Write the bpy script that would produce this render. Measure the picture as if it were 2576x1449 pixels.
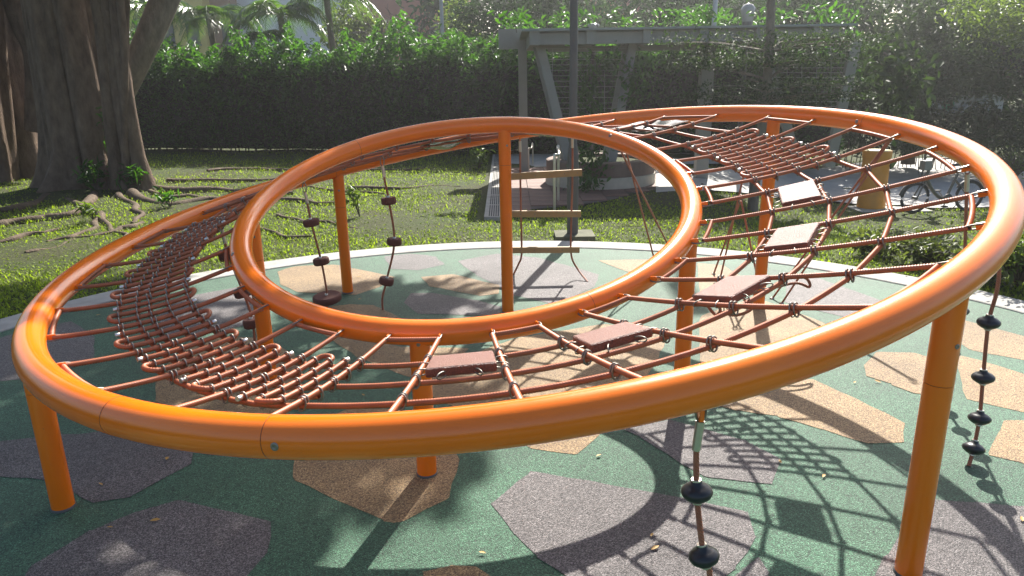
import bpy, bmesh, math, random
import numpy as np
from mathutils import Vector, Matrix

# ------------------------------------------------------------------ camera, sky, sun, exposure
for o in list(bpy.data.objects):
    bpy.data.objects.remove(o)
scene = bpy.context.scene
C = scene.collection
H = 1.8                      # camera height
FPX, CX, CY = 1800.2, 1288.0, 724.5     # focal length and centre for a 2576 px wide frame
PITCH, ROLL = 0.2824, 0.0177
F_ = np.array([0, math.cos(PITCH), -math.sin(PITCH)])
R0 = np.array([1.0, 0, 0]); D0 = np.cross(F_, R0)
R_ = math.cos(ROLL)*R0 + math.sin(ROLL)*D0
D_ = -math.sin(ROLL)*R0 + math.cos(ROLL)*D0
cam = bpy.data.cameras.new('camera'); camo = bpy.data.objects.new('camera', cam); C.objects.link(camo)
cam.sensor_width = 36; cam.lens = FPX/2576*36; cam.clip_start = 0.05; cam.clip_end = 2000
M = Matrix(((R_[0], -D_[0], -F_[0], 0), (R_[1], -D_[1], -F_[1], 0), (R_[2], -D_[2], -F_[2], H), (0, 0, 0, 1)))
camo.matrix_world = M
scene.camera = camo

SUN_AZ, SUN_EL = math.radians(16.3), math.radians(41.5)
w = bpy.data.worlds.new('World'); scene.world = w; w.use_nodes = True
wn = w.node_tree.nodes; wl = w.node_tree.links
sky = wn.new('ShaderNodeTexSky'); sky.sky_type = 'NISHITA'; sky.sun_disc = False
sky.sun_elevation = SUN_EL; sky.sun_rotation = SUN_AZ
sky.air_density = 1.0; sky.dust_density = 2.5; sky.ozone_density = 1.0
bg = wn['Background']; bg.inputs['Strength'].default_value = 0.085
wl.new(sky.outputs[0], bg.inputs['Color'])
sl = bpy.data.lights.new('sun', 'SUN'); sl.energy = 5.0; sl.angle = math.radians(0.55); sl.color = (1.0, 0.955, 0.88)
so = bpy.data.objects.new('sun', sl); C.objects.link(so)
SUN = Vector((math.sin(SUN_AZ)*math.cos(SUN_EL), math.cos(SUN_AZ)*math.cos(SUN_EL), math.sin(SUN_EL)))
so.rotation_euler = SUN.to_track_quat('Z', 'Y').to_euler(); so.location = (6, 22, 20)
vs = scene.view_settings
vs.view_transform = 'Standard'; vs.look = 'None'; vs.exposure = 1.35; vs.gamma = 1.0; vs.use_curve_mapping = False

rng = np.random.default_rng(7); random.seed(7)
PI = math.pi

# ------------------------------------------------------------------ helpers
def terrain(x, y):
    dx, dy = x-0.11, y-3.36
    r = math.hypot(dx, dy); a = math.degrees(math.atan2(dy, dx))
    def ss(t): t = min(1, max(0, t)); return t*t*(3-2*t)
    return -0.62*ss((r-5.0)/5.0)*ss((72-a)/14)*ss((a+70)/40)
def ray(u, v):
    return F_ + R_*(u-CX)/FPX + D_*(v-CY)/FPX
def gp(u, v, z=0.0):                     # frame point -> place on level z
    d = ray(u, v); t = (z-H)/d[2]
    return Vector((t*d[0], t*d[1], z))
def gt(u, v):                            # frame point -> place on the lawn
    d = ray(u, v); z = 0.0
    for _ in range(25):
        t = (z-H)/d[2]; z = 0.6*terrain(t*d[0], t*d[1])+0.4*z
    return Vector((t*d[0], t*d[1], z))
def at(u, v, Y):                         # frame point -> place on the upright plane y = Y
    d = ray(u, v); t = Y/d[1]
    return Vector((t*d[0], Y, H+t*d[2]))

def mesh_obj(name, verts, faces, mat=None, parent=None, smooth=False, uv=None):
    me = bpy.data.meshes.new(name)
    me.from_pydata([tuple(v) for v in verts], [], faces); me.update()
    if mat: me.materials.append(mat)
    if smooth: me.polygons.foreach_set('use_smooth', [True]*len(me.polygons))
    if uv is not None:
        l = me.uv_layers.new(name='UVMap')
        li = np.empty(len(me.loops), dtype=np.int32); me.loops.foreach_get('vertex_index', li)
        l.data.foreach_set('uv', np.asarray(uv, dtype=np.float32)[li].ravel())
    o = bpy.data.objects.new(name, me); C.objects.link(o)
    if parent: o.parent = parent
    return o
def link_mesh(name, me, parent=None, mw=None):
    o = bpy.data.objects.new(name, me); C.objects.link(o)
    if parent: o.parent = parent
    if mw is not None: o.matrix_local = mw
    return o
def tag(o, label=None, cat=None, group=None, kind=None):
    if label: o['label'] = label
    if cat: o['category'] = cat
    if group: o['group'] = group
    if kind: o['kind'] = kind
    return o
def empty(name, label, cat, loc=(0, 0, 0), group=None):
    o = bpy.data.objects.new(name, None); C.objects.link(o); o.location = loc
    o.empty_display_size = 0.1
    o.matrix_world = Matrix.Translation(Vector(loc))
    return tag(o, label, cat, group)
def loc(o_parent, pts):                  # world points -> local to an unrotated empty
    off = o_parent.location if o_parent else Vector((0, 0, 0))
    return [Vector(p)-off for p in pts]

def frames(P):
    P = [Vector(p) for p in P]; n = len(P); T = []
    for i in range(n):
        a = P[max(0, i-1)]; b = P[min(n-1, i+1)]; t = (b-a)
        T.append(t.normalized() if t.length > 1e-9 else Vector((0, 0, 1)))
    u = T[0].orthogonal().normalized(); U = []
    for i in range(n):
        u = (u - T[i]*u.dot(T[i]))
        u = u.normalized() if u.length > 1e-6 else T[i].orthogonal().normalized()
        U.append(u.copy())
    return P, T, U
def tube_data(P, rad, seg=8, caps=True, closed=False):
    P, T, U = frames(P); n = len(P)
    if closed:
        T = [(P[(i+1) % n]-P[i-1]).normalized() for i in range(n)]
        U = []
        for i in range(n):
            up = Vector((0, 0, 1)); s = T[i].cross(up).normalized(); U.append(s)
    V, Fc, UV = [], [], []; L = 0.0
    for i in range(n):
        if i: L += (P[i]-P[i-1]).length
        r = rad[i] if hasattr(rad, '__len__') else rad
        W = T[i].cross(U[i])
        for k in range(seg+ (0 if closed else 1)):
            a = 2*PI*k/seg
            V.append(P[i]+(U[i]*math.cos(a)+W*math.sin(a))*r); UV.append((k/seg, L))
    m = seg if closed else seg+1
    for i in range(n if closed else n-1):
        j = (i+1) % n
        for k in range(seg):
            k2 = (k+1) % seg if closed else k+1
            Fc.append((i*m+k, i*m+k2, j*m+k2, j*m+k))
    if caps and not closed:
        for st, rev in ((0, True), ((n-1)*m, False)):
            b = len(V); V += [V[st+k] for k in range(seg)]; UV += [UV[st+k] for k in range(seg)]
            Fc.append(tuple(range(b+seg-1, b-1, -1)) if rev else tuple(range(b, b+seg)))
    return V, Fc, UV
def tube(name, P, rad, mat, parent=None, seg=8, caps=True, closed=False):
    V, Fc, UV = tube_data(loc(parent, P) if parent else P, rad, seg, caps, closed)
    return mesh_obj(name, V, Fc, mat, parent, True, UV)
def smooth_path(P, n=8):
    P = [Vector(p) for p in P]; out = []
    if len(P) < 3: 
        return [P[0].lerp(P[-1], i/n) for i in range(n+1)]
    Q = [2*P[0]-P[1]]+P+[2*P[-1]-P[-2]]
    for i in range(1, len(Q)-2):
        a, b, c, d = Q[i-1], Q[i], Q[i+1], Q[i+2]
        for k in range(n):
            t = k/n
            out.append(0.5*((2*b)+(c-a)*t+(2*a-5*b+4*c-d)*t*t+(3*b-a-3*c+d)*t**3))
    out.append(P[-1]); return out
def raw_mesh(name, V, Q, mat_, parent, rnd, k=4):
    Q = np.asarray(Q).reshape(-1, k); me = bpy.data.meshes.new(name)
    me.vertices.add(len(V)); me.vertices.foreach_set('co', np.asarray(V, dtype=np.float32).ravel())
    me.loops.add(Q.size); me.loops.foreach_set('vertex_index', Q.astype(np.int32).ravel())
    me.polygons.add(len(Q)); me.polygons.foreach_set('loop_start', np.arange(0, Q.size, k, dtype=np.int32))
    try: me.polygons.foreach_set('loop_total', np.full(len(Q), k, dtype=np.int32))
    except Exception: pass
    me.update(calc_edges=True); me.validate()
    if rnd is not None: at_ = me.attributes.new('rnd', 'FLOAT', 'POINT'); at_.data.foreach_set('value', np.asarray(rnd, dtype=np.float32))
    me.materials.append(mat_)
    o = bpy.data.objects.new(name, me); C.objects.link(o)
    if parent: o.parent = parent
    return o
class MB:
    def __init__(s): s.v = []; s.f = []
    def add(s, V, Fc):
        b = len(s.v); s.v += list(V); s.f += [tuple(i+b for i in f) for f in Fc]; return s
    def tube(s, P, r, seg=8, closed=False):
        V, Fc, _ = tube_data(P, r, seg, True, closed); return s.add(V, Fc)
    def box(s, c, d, rz=0.0, ax=None):
        c = Vector(c); d = Vector(d)/2
        m = Matrix.Rotation(rz, 3, 'Z') if ax is None else ax
        V = [c+m @ Vector((x*d.x, y*d.y, z*d.z)) for x in (-1, 1) for y in (-1, 1) for z in (-1, 1)]
        return s.add(V, [(0, 1, 3, 2), (4, 6, 7, 5), (0, 4, 5, 1), (2, 3, 7, 6), (0, 2, 6, 4), (1, 5, 7, 3)])
    def lathe(s, prof, c=(0, 0, 0), seg=20):
        c = Vector(c); V = []; Fc = []; n = len(prof)
        for r, z in prof:
            for k in range(seg):
                a = 2*PI*k/seg; V.append(c+Vector((r*math.cos(a), r*math.sin(a), z)))
        for i in range(n-1):
            for k in range(seg):
                k2 = (k+1) % seg; Fc.append((i*seg+k, i*seg+k2, (i+1)*seg+k2, (i+1)*seg+k))
        for st, rev in ((0, True), ((n-1)*seg, False)):
            b = len(V); V += [V[st+k] for k in range(seg)]
            Fc.append(tuple(range(b+seg-1, b-1, -1)) if rev else tuple(range(b, b+seg)))
        return s.add(V, Fc)
    def build(s, name, mat, parent=None, smooth=False, bevel=0.0, local=False):
        v = s.v if (local or not parent) else loc(parent, s.v)
        o = mesh_obj(name, v, s.f, mat, parent, smooth)
        if bevel:
            bm = bmesh.new(); bm.from_mesh(o.data)
            bmesh.ops.bevel(bm, geom=bm.edges[:], offset=bevel, segments=2, affect='EDGES', profile=0.6)
            bm.to_mesh(o.data); bm.free()
        return o
def beam(a, b, wd, ht, up=Vector((0, 0, 1))):
    a = Vector(a); b = Vector(b); t = (b-a).normalized(); s = t.cross(up)
    s = s.normalized() if s.length > 1e-5 else Vector((1, 0, 0)); u = s.cross(t)
    ax = Matrix((s, t, u)).transposed()
    return MB().box((a+b)/2, (wd, (b-a).length, ht), ax=ax)

# ------------------------------------------------------------------ materials
def mat(name):
    m = bpy.data.materials.new(name); m.use_nodes = True
    return m, m.node_tree.nodes, m.node_tree.links, m.node_tree.nodes['Principled BSDF']
def N(nodes, typ, **kw):
    n = nodes.new(typ)
    for k, v in kw.items():
        if k in n.inputs: n.inputs[k].default_value = v
        else: setattr(n, k, v)
    return n
def ramp(nodes, stops):
    r = nodes.new('ShaderNodeValToRGB'); e = r.color_ramp.elements
    while len(e) < len(stops): e.new(0.5)
    for i, (p, c) in enumerate(stops):
        e[i].position = p; e[i].color = (*c, 1)
    return r
def simple(name, col, rough=0.6, metal=0.0, var=0.12, scale=6.0, bump=0.0, bscale=60.0, spec=0.5, coat=0.0):
    m, nd, ln, b = mat(name)
    tc = N(nd, 'ShaderNodeTexCoord')
    nz = N(nd, 'ShaderNodeTexNoise', Scale=scale, Detail=6.0, Roughness=0.6)
    ln.new(tc.outputs['Object'], nz.inputs['Vector'])
    c = np.array(col)
    r = ramp(nd, [(0.3, tuple(np.clip(c*(1-var), 0, 1))), (0.7, tuple(np.clip(c*(1+var), 0, 1)))])
    ln.new(nz.outputs['Fac'], r.inputs[0]); ln.new(r.outputs[0], b.inputs['Base Color'])
    b.inputs['Roughness'].default_value = rough; b.inputs['Metallic'].default_value = metal
    b.inputs['Specular IOR Level'].default_value = spec
    b.inputs['Coat Weight'].default_value = coat; b.inputs['Coat Roughness'].default_value = 0.12
    if bump:
        n2 = N(nd, 'ShaderNodeTexNoise', Scale=bscale, Detail=4.0)
        ln.new(tc.outputs['Object'], n2.inputs['Vector'])
        bp = N(nd, 'ShaderNodeBump', Strength=bump, Distance=0.01)
        ln.new(n2.outputs['Fac'], bp.inputs['Height']); ln.new(bp.outputs[0], b.inputs['Normal'])
    return m
def leafmat(name, c1, c2, trans=0.45, rough=0.38, tcol=None, spec=0.5):
    m, nd, ln, b = mat(name)
    at_ = N(nd, 'ShaderNodeAttribute', attribute_name='rnd')
    r = ramp(nd, [(0.0, c1), (1.0, c2)]); ln.new(at_.outputs['Fac'], r.inputs[0])
    ln.new(r.outputs[0], b.inputs['Base Color']); b.inputs['Roughness'].default_value = rough
    b.inputs['Specular IOR Level'].default_value = spec
    tr = N(nd, 'ShaderNodeBsdfTranslucent')
    mx = N(nd, 'ShaderNodeMix', data_type='RGBA', blend_type='MULTIPLY')
    mx.inputs[0].default_value = 1.0; mx.inputs[7].default_value = (*(tcol or (1.6, 1.7, 0.5)), 1)
    ln.new(r.outputs[0], mx.inputs[6]); ln.new(mx.outputs[2], tr.inputs['Color'])
    ms = N(nd, 'ShaderNodeMixShader', Fac=trans)
    ln.new(b.outputs[0], ms.inputs[1]); ln.new(tr.outputs[0], ms.inputs[2])
    ln.new(ms.outputs[0], nd['Material Output'].inputs['Surface'])
    return m
def orange_paint():
    m, nd, ln, b = mat('orange_powder_coat')
    tc = N(nd, 'ShaderNodeTexCoord')
    nz = N(nd, 'ShaderNodeTexNoise', Scale=2.2, Detail=5.0); ln.new(tc.outputs['Object'], nz.inputs['Vector'])
    r = ramp(nd, [(0.3, (0.80, 0.162, 0.003)), (0.7, (0.88, 0.198, 0.005))])
    ln.new(nz.outputs['Fac'], r.inputs[0])
    n3 = N(nd, 'ShaderNodeTexNoise', Scale=38.0, Detail=8.0, Roughness=0.75); ln.new(tc.outputs['Object'], n3.inputs['Vector'])
    r3 = ramp(nd, [(0.66, (0, 0, 0)), (0.76, (1, 1, 1))]); ln.new(n3.outputs['Fac'], r3.inputs[0])
    mx = N(nd, 'ShaderNodeMix', data_type='RGBA'); mx.inputs[7].default_value = (0.25, 0.09, 0.03, 1)
    ln.new(r3.outputs[0], mx.inputs[0]); ln.new(r.outputs[0], mx.inputs[6]); ln.new(mx.outputs[2], b.inputs['Base Color'])
    n2 = N(nd, 'ShaderNodeTexNoise', Scale=9.0, Detail=6.0); ln.new(tc.outputs['Object'], n2.inputs['Vector'])
    mr = N(nd, 'ShaderNodeMapRange'); mr.inputs['To Min'].default_value = 0.16; mr.inputs['To Max'].default_value = 0.29
    ln.new(n2.outputs['Fac'], mr.inputs['Value']); ln.new(mr.outputs[0], b.inputs['Roughness'])
    b.inputs['Specular IOR Level'].default_value = 0.5
    b.inputs['Coat Weight'].default_value = 0.2; b.inputs['Coat Roughness'].default_value = 0.1
    n4 = N(nd, 'ShaderNodeTexNoise', Scale=420.0, Detail=2.0); ln.new(tc.outputs['Object'], n4.inputs['Vector'])
    bp = N(nd, 'ShaderNodeBump', Strength=0.05, Distance=0.002); ln.new(n4.outputs['Fac'], bp.inputs['Height'])
    ln.new(bp.outputs[0], b.inputs['Normal'])
    return m
def rope_mat():
    m, nd, ln, b = mat('red_brown_rope')
    uv = N(nd, 'ShaderNodeUVMap'); sp = N(nd, 'ShaderNodeSeparateXYZ'); ln.new(uv.outputs[0], sp.inputs[0])
    a = N(nd, 'ShaderNodeMath', operation='MULTIPLY'); a.inputs[1].default_value = 6.0
    c = N(nd, 'ShaderNodeMath', operation='MULTIPLY'); c.inputs[1].default_value = 92.0
    ln.new(sp.outputs[0], a.inputs[0]); ln.new(sp.outputs[1], c.inputs[0])
    s = N(nd, 'ShaderNodeMath', operation='ADD'); ln.new(a.outputs[0], s.inputs[0]); ln.new(c.outputs[0], s.inputs[1])
    k = N(nd, 'ShaderNodeMath', operation='MULTIPLY'); k.inputs[1].default_value = 2*PI; ln.new(s.outputs[0], k.inputs[0])
    si = N(nd, 'ShaderNodeMath', operation='SINE'); ln.new(k.outputs[0], si.inputs[0])
    bp = N(nd, 'ShaderNodeBump', Strength=0.8, Distance=0.005); ln.new(si.outputs[0], bp.inputs['Height'])
    ln.new(bp.outputs[0], b.inputs['Normal'])
    tc = N(nd, 'ShaderNodeTexCoord'); nz = N(nd, 'ShaderNodeTexNoise', Scale=14.0, Detail=5.0); ln.new(tc.outputs['Object'], nz.inputs['Vector'])
    r = ramp(nd, [(0.3, (0.43, 0.112, 0.040)), (0.7, (0.58, 0.180, 0.070))]); ln.new(nz.outputs['Fac'], r.inputs[0])
    ln.new(r.outputs[0], b.inputs['Base Color'])
    b.inputs['Roughness'].default_value = 0.5; b.inputs['Sheen Weight'].default_value = 0.2
    return m
def rubber(name, c1, c2, c3):
    # bonded rubber granules: light and dark crumbs
    m, nd, ln, b = mat(name)
    tc = N(nd, 'ShaderNodeTexCoord')
    vo = N(nd, 'ShaderNodeTexVoronoi', Scale=250.0); vo.feature = 'F1'; ln.new(tc.outputs['Object'], vo.inputs['Vector'])
    sep = N(nd, 'ShaderNodeSeparateColor'); ln.new(vo.outputs['Color'], sep.inputs[0])
    r = ramp(nd, [(0.0, c1), (0.25, tuple(x*.75 for x in c2)), (0.5, c2), (0.75, c3), (0.95, tuple(min(1, x*1.3) for x in c3)), (1.0, tuple(min(1, x*1.7+.05) for x in c3))])
    ln.new(sep.outputs[0], r.inputs[0])
    nz = N(nd, 'ShaderNodeTexNoise', Scale=1.3, Detail=8.0, Roughness=0.65); ln.new(tc.outputs['Object'], nz.inputs['Vector'])
    mr = N(nd, 'ShaderNodeMapRange'); mr.inputs['From Min'].default_value = 0.3; mr.inputs['From Max'].default_value = 0.7
    mr.inputs['To Min'].default_value = 0.60; mr.inputs['To Max'].default_value = 1.04
    ln.new(nz.outputs['Fac'], mr.inputs['Value'])
    mx = N(nd, 'ShaderNodeVectorMath', operation='SCALE'); ln.new(r.outputs[0], mx.inputs[0]); ln.new(mr.outputs[0], mx.inputs['Scale'])
    ln.new(mx.outputs[0], b.inputs['Base Color'])
    b.inputs['Roughness'].default_value = 0.58; b.inputs['Specular IOR Level'].default_value = 0.45
    bp = N(nd, 'ShaderNodeBump', Strength=0.9, Distance=0.004); bp.invert = True
    ln.new(vo.outputs['Distance'], bp.inputs['Height']); ln.new(bp.outputs[0], b.inputs['Normal'])
    return m
def lawn_mat():
    m, nd, ln, b = mat('lawn_soil')
    tc = N(nd, 'ShaderNodeTexCoord')
    a = N(nd, 'ShaderNodeTexNoise', Scale=0.7, Detail=8.0, Roughness=0.7); ln.new(tc.outputs['Object'], a.inputs['Vector'])
    c = N(nd, 'ShaderNodeTexNoise', Scale=22.0, Detail=8.0, Roughness=0.7); ln.new(tc.outputs['Object'], c.inputs['Vector'])
    r1 = ramp(nd, [(0.35, (0.050, 0.034, 0.020)), (0.6, (0.042, 0.060, 0.016))]); ln.new(a.outputs['Fac'], r1.inputs[0])
    r2 = ramp(nd, [(0.35, (0.025, 0.030, 0.010)), (0.65, (0.085, 0.115, 0.030))]); ln.new(c.outputs['Fac'], r2.inputs[0])
    mx = N(nd, 'ShaderNodeMix', data_type='RGBA'); mx.inputs[0].default_value = 0.5
    ln.new(r1.outputs[0], mx.inputs[6]); ln.new(r2.outputs[0], mx.inputs[7]); ln.new(mx.outputs[2], b.inputs['Base Color'])
    b.inputs['Roughness'].default_value = 0.9; b.inputs['Specular IOR Level'].default_value = 0.2
    bp = N(nd, 'ShaderNodeBump', Strength=0.8, Distance=0.04); ln.new(c.outputs['Fac'], bp.inputs['Height']); ln.new(bp.outputs[0], b.inputs['Normal'])
    return m
def bark_mat(name, c1, c2):
    m, nd, ln, b = mat(name)
    tc = N(nd, 'ShaderNodeTexCoord'); mp = N(nd, 'ShaderNodeMapping'); mp.inputs['Scale'].default_value = (5, 5, 1.9)
    ln.new(tc.outputs['Object'], mp.inputs[0])
    a = N(nd, 'ShaderNodeTexNoise', Scale=1.6, Detail=9.0, Roughness=0.65); ln.new(mp.outputs[0], a.inputs['Vector'])
    r = ramp(nd, [(0.3, c1), (0.7, c2)]); ln.new(a.outputs['Fac'], r.inputs[0]); ln.new(r.outputs[0], b.inputs['Base Color'])
    b.inputs['Roughness'].default_value = 0.85; b.inputs['Specular IOR Level'].default_value = 0.25
    c = N(nd, 'ShaderNodeTexNoise', Scale=9.0, Detail=8.0); ln.new(mp.outputs[0], c.inputs['Vector'])
    bp = N(nd, 'ShaderNodeBump', Strength=0.6, Distance=0.03); ln.new(c.outputs['Fac'], bp.inputs['Height']); ln.new(bp.outputs[0], b.inputs['Normal'])
    return m

ORANGE = orange_paint()
ROPE = rope_mat()
LAID = simple('red_brown_laid_rope', (0.40, 0.122, 0.050), 0.5, 0, 0.2, 14)
STEEL = simple('galvanised_steel', (0.25, 0.232, 0.205), 0.48, 1.0, 0.2, 30)
STAINLESS = simple('stainless_tube', (0.60, 0.57, 0.50), 0.42, 1.0, 0.08, 10)
ALU = simple('aluminium_end_cap', (0.72, 0.70, 0.66), 0.38, 1.0, 0.08, 20)
SEAM = simple('seam_gap', (0.26, 0.055, 0.006), 0.7)
PAD = simple('red_rubber_pad', (0.19, 0.060, 0.032), 0.46, 0, 0.3, 160, 0.9, 200, 0.6)
DISC = simple('brown_rubber_disc', (0.130, 0.040, 0.026), 0.75, 0, 0.25, 90, 0.5, 160)
BLACK = simple('black_plastic', (0.018, 0.018, 0.020), 0.32, 0, 0.1)
MEMB = simple('rubber_membrane', (0.060, 0.075, 0.070), 0.16, 0, 0.15, 12, 0.25, 18)
RUNG = simple('tan_rung_board', (0.40, 0.255, 0.105), 0.55, 0, 0.1, 8)
CONC = simple('concrete', (0.33, 0.32, 0.29), 0.85, 0, 0.2, 5, 0.3, 90)
PATHC = simple('path_concrete', (0.39, 0.385, 0.365), 0.85, 0, 0.15, 2.2, 0.3, 60)
TILE = simple('terracotta_tile', (0.165, 0.092, 0.068), 0.75, 0, 0.25, 2.5, 0.3, 80)
GROUT = simple('paving_bed', (0.10, 0.075, 0.06), 0.9)
GREYP = simple('grey_painted_steel', (0.235, 0.228, 0.205), 0.55, 0, 0.1, 3)
GREYD = simple('dark_grey_paint', (0.075, 0.074, 0.070), 0.5, 0, 0.1, 3)
ROOF = simple('roof_sheet', (0.22, 0.24, 0.22), 0.5, 0, 0.15, 3)
YEL = simple('yellow_enamel', (0.62, 0.245, 0.006), 0.42, 0, 0.12, 4)
YELC = simple('pale_cap', (0.62, 0.56, 0.30), 0.5)
BLACKR = simple('tyre_rubber', (0.015, 0.015, 0.015), 0.7)
BIKEF = simple('bicycle_silver_paint', (0.115, 0.105, 0.085), 0.4, 0.2, 0.12)
FABRIC = simple('yellow_frame_paint', (0.50, 0.36, 0.05), 0.4)
GLASS = simple('lamp_glass', (0.22, 0.235, 0.23), 0.12, 0, 0.04)
G_GREEN = rubber('rubber_green', (0.007, 0.020, 0.012), (0.028, 0.096, 0.050), (0.066, 0.180, 0.099))
G_TAN = rubber('rubber_tan', (0.045, 0.022, 0.009), (0.275, 0.165, 0.072), (0.400, 0.272, 0.125))
G_GREY = rubber('rubber_purple_grey', (0.018, 0.015, 0.015), (0.096, 0.084, 0.082), (0.200, 0.178, 0.172))
LAWN = lawn_mat()
BARK = bark_mat('fig_bark', (0.072, 0.047, 0.032), (0.195, 0.136, 0.093))
BARK2 = bark_mat('pale_bark', (0.11, 0.095, 0.07), (0.25, 0.21, 0.16))
ROOTM = bark_mat('root_bark', (0.055, 0.040, 0.026), (0.150, 0.108, 0.072))
GRASS = leafmat('grass_blade', (0.100, 0.145, 0.018), (0.270, 0.330, 0.050), 0.5, 0.6, (1.6, 1.8, 0.45), 0.2)
HEDGE_L = leafmat('hedge_leaf', (0.018, 0.052, 0.010), (0.050, 0.120, 0.022), 0.45, 0.42, (2.0, 2.3, 0.5), 0.35)
TREE_L = leafmat('tree_leaf', (0.020, 0.038, 0.016), (0.050, 0.080, 0.033), 0.25, 0.6, (1.5, 1.7, 0.7), 0.1)
DARK_L = leafmat('dark_tree_leaf', (0.012, 0.032, 0.014), (0.034, 0.066, 0.028), 0.3, 0.7, (1.5, 1.7, 0.7), 0.06)
OLIVE_L = leafmat('olive_leaf', (0.045, 0.062, 0.020), (0.120, 0.145, 0.050), 0.35, 0.5, (1.5, 1.6, 0.6), 0.25)
LIME_L = leafmat('lime_leaf', (0.065, 0.105, 0.022), (0.150, 0.205, 0.045), 0.45, 0.4, (1.5, 1.6, 0.6))
PALM_L = leafmat('palm_leaf', (0.030, 0.075, 0.018), (0.085, 0.150, 0.040), 0.4, 0.25, (1.8, 1.9, 0.6))
HEDGE_CORE = simple('hedge_interior', (0.018, 0.017, 0.011), 0.95, 0, 0.5, 6, 1.0, 12)
STEM = simple('twig_bark', (0.085, 0.068, 0.048), 0.85)
DRY_L = simple('dry_leaf', (0.42, 0.24, 0.05), 0.6, 0, 0.3, 30)

# ------------------------------------------------------------------ setting: ground, rubber, kerb, paths
def axis(lo, hi, step, far):
    a = list(np.arange(lo, hi+1e-6, step)); ext = []
    d = step
    x = hi
    while x < far: d *= 1.6; x += d; ext.append(x)
    pre = []; d = step; x = lo
    while x > -far: d *= 1.6; x -= d; pre.append(x)
    return pre[::-1]+a+ext
xs = axis(-14, 14, 0.4, 400); ys = axis(-4, 26, 0.4, 600)
V = [(x, y, -0.02+terrain(x, y)+ (0.035*math.sin(x*1.3+y*0.7)*math.sin(y*1.1-x*.4) if math.hypot(x-.11, y-3.36) > 5.2 else 0)-(0.06 if math.hypot(x-.11, y-3.36) < 4.3 else 0)) for y in ys for x in xs]
nx = len(xs)
tag(mesh_obj('ground', V, [(j*nx+i, j*nx+i+1, (j+1)*nx+i+1, (j+1)*nx+i) for j in range(len(ys)-1) for i in range(nx-1)], LAWN, smooth=True), kind='structure')

KC = Vector((0.0, 3.48, 0)); KR = 4.33; KW = 0.30
seg = 128
V = [KC+Vector((KR*math.cos(2*PI*k/seg), KR*math.sin(2*PI*k/seg), 0)) for k in range(seg)]
rub = tag(mesh_obj('rubber_surface', V, [tuple(range(seg))], G_GREEN), kind='structure')
mb = MB(); prof = [(KR-0.01, -0.08), (KR-0.01, 0.006), (KR, 0.012), (KR+KW-0.012, 0.016), (KR+KW, 0.006), (KR+KW, -0.12)]
V = []; Fc = []
for r, z in prof:
    for k in range(seg):
        a = 2*PI*k/seg; V.append((KC.x+r*math.cos(a), KC.y+r*math.sin(a), z))
for i in range(len(prof)-1):
    for k in range(seg):
        k2 = (k+1) % seg; Fc.append((i*seg+k, (i+1)*seg+k, (i+1)*seg+k2, i*seg+k2))
tag(mesh_obj('kerb', V, Fc, CONC), kind='structure')

patches_tan = [
 [(750, 1085), (735, 1205), (971, 1311), (990, 1316), (1010, 1312), (1129, 1255), (1155, 1154), (1120, 1100), (1014, 1031), (879, 1027)],
 [(392, 1012), (392, 945), (470, 870), (560, 848), (670, 850), (745, 895), (760, 960), (735, 1030), (560, 1060)],
 [(701, 683), (740, 669), (844, 666), (993, 697), (958, 721), (896, 742), (747, 735), (705, 715)],
 [(1059, 697), (1139, 690), (1257, 718), (1254, 739), (1208, 745), (1104, 725), (1080, 721)],
 [(823, 773), (878, 766), (941, 768), (1017, 805), (960, 838), (860, 830)],
 [(800, 832), (860, 842), (1000, 872), (1180, 876), (1130, 928), (1030, 950), (900, 900)],
 [(1060, 985), (1085, 930), (1300, 850), (1520, 815), (1690, 835), (1620, 960), (1508, 1095), (1449, 1144), (1335, 1128), (1200, 1050)],
 [(1760, 795), (1900, 748), (2080, 815), (2010, 870), (1900, 905), (1760, 915)],
 [(1800, 1020), (1907, 985), (2040, 952), (2275, 1063), (2272, 1114), (2181, 1116), (2066, 1080), (1960, 1049), (1854, 1034)],
 [(2173, 918), (2208, 886), (2300, 888), (2360, 905), (2390, 1000), (2301, 990), (2243, 968), (2181, 948)],
 [(2398, 798), (2590, 850), (2620, 915), (2440, 880), (2395, 850)],
 [(2400, 892), (2475, 909), (2620, 955), (2640, 1050), (2576, 1037), (2430, 1003)],
 [(2527, 1057), (2640, 1063), (2640, 1185), (2485, 1144)],
 [(1504, 655), (1646, 653), (1640, 670), (1590, 688), (1540, 670)],
 [(1060, 1442), (1130, 1424), (1200, 1427), (1250, 1460), (1200, 1540), (1060, 1520)],
 [(1755, 662), (1820, 668), (1872, 700), (1850, 738), (1760, 735)],
]
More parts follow.
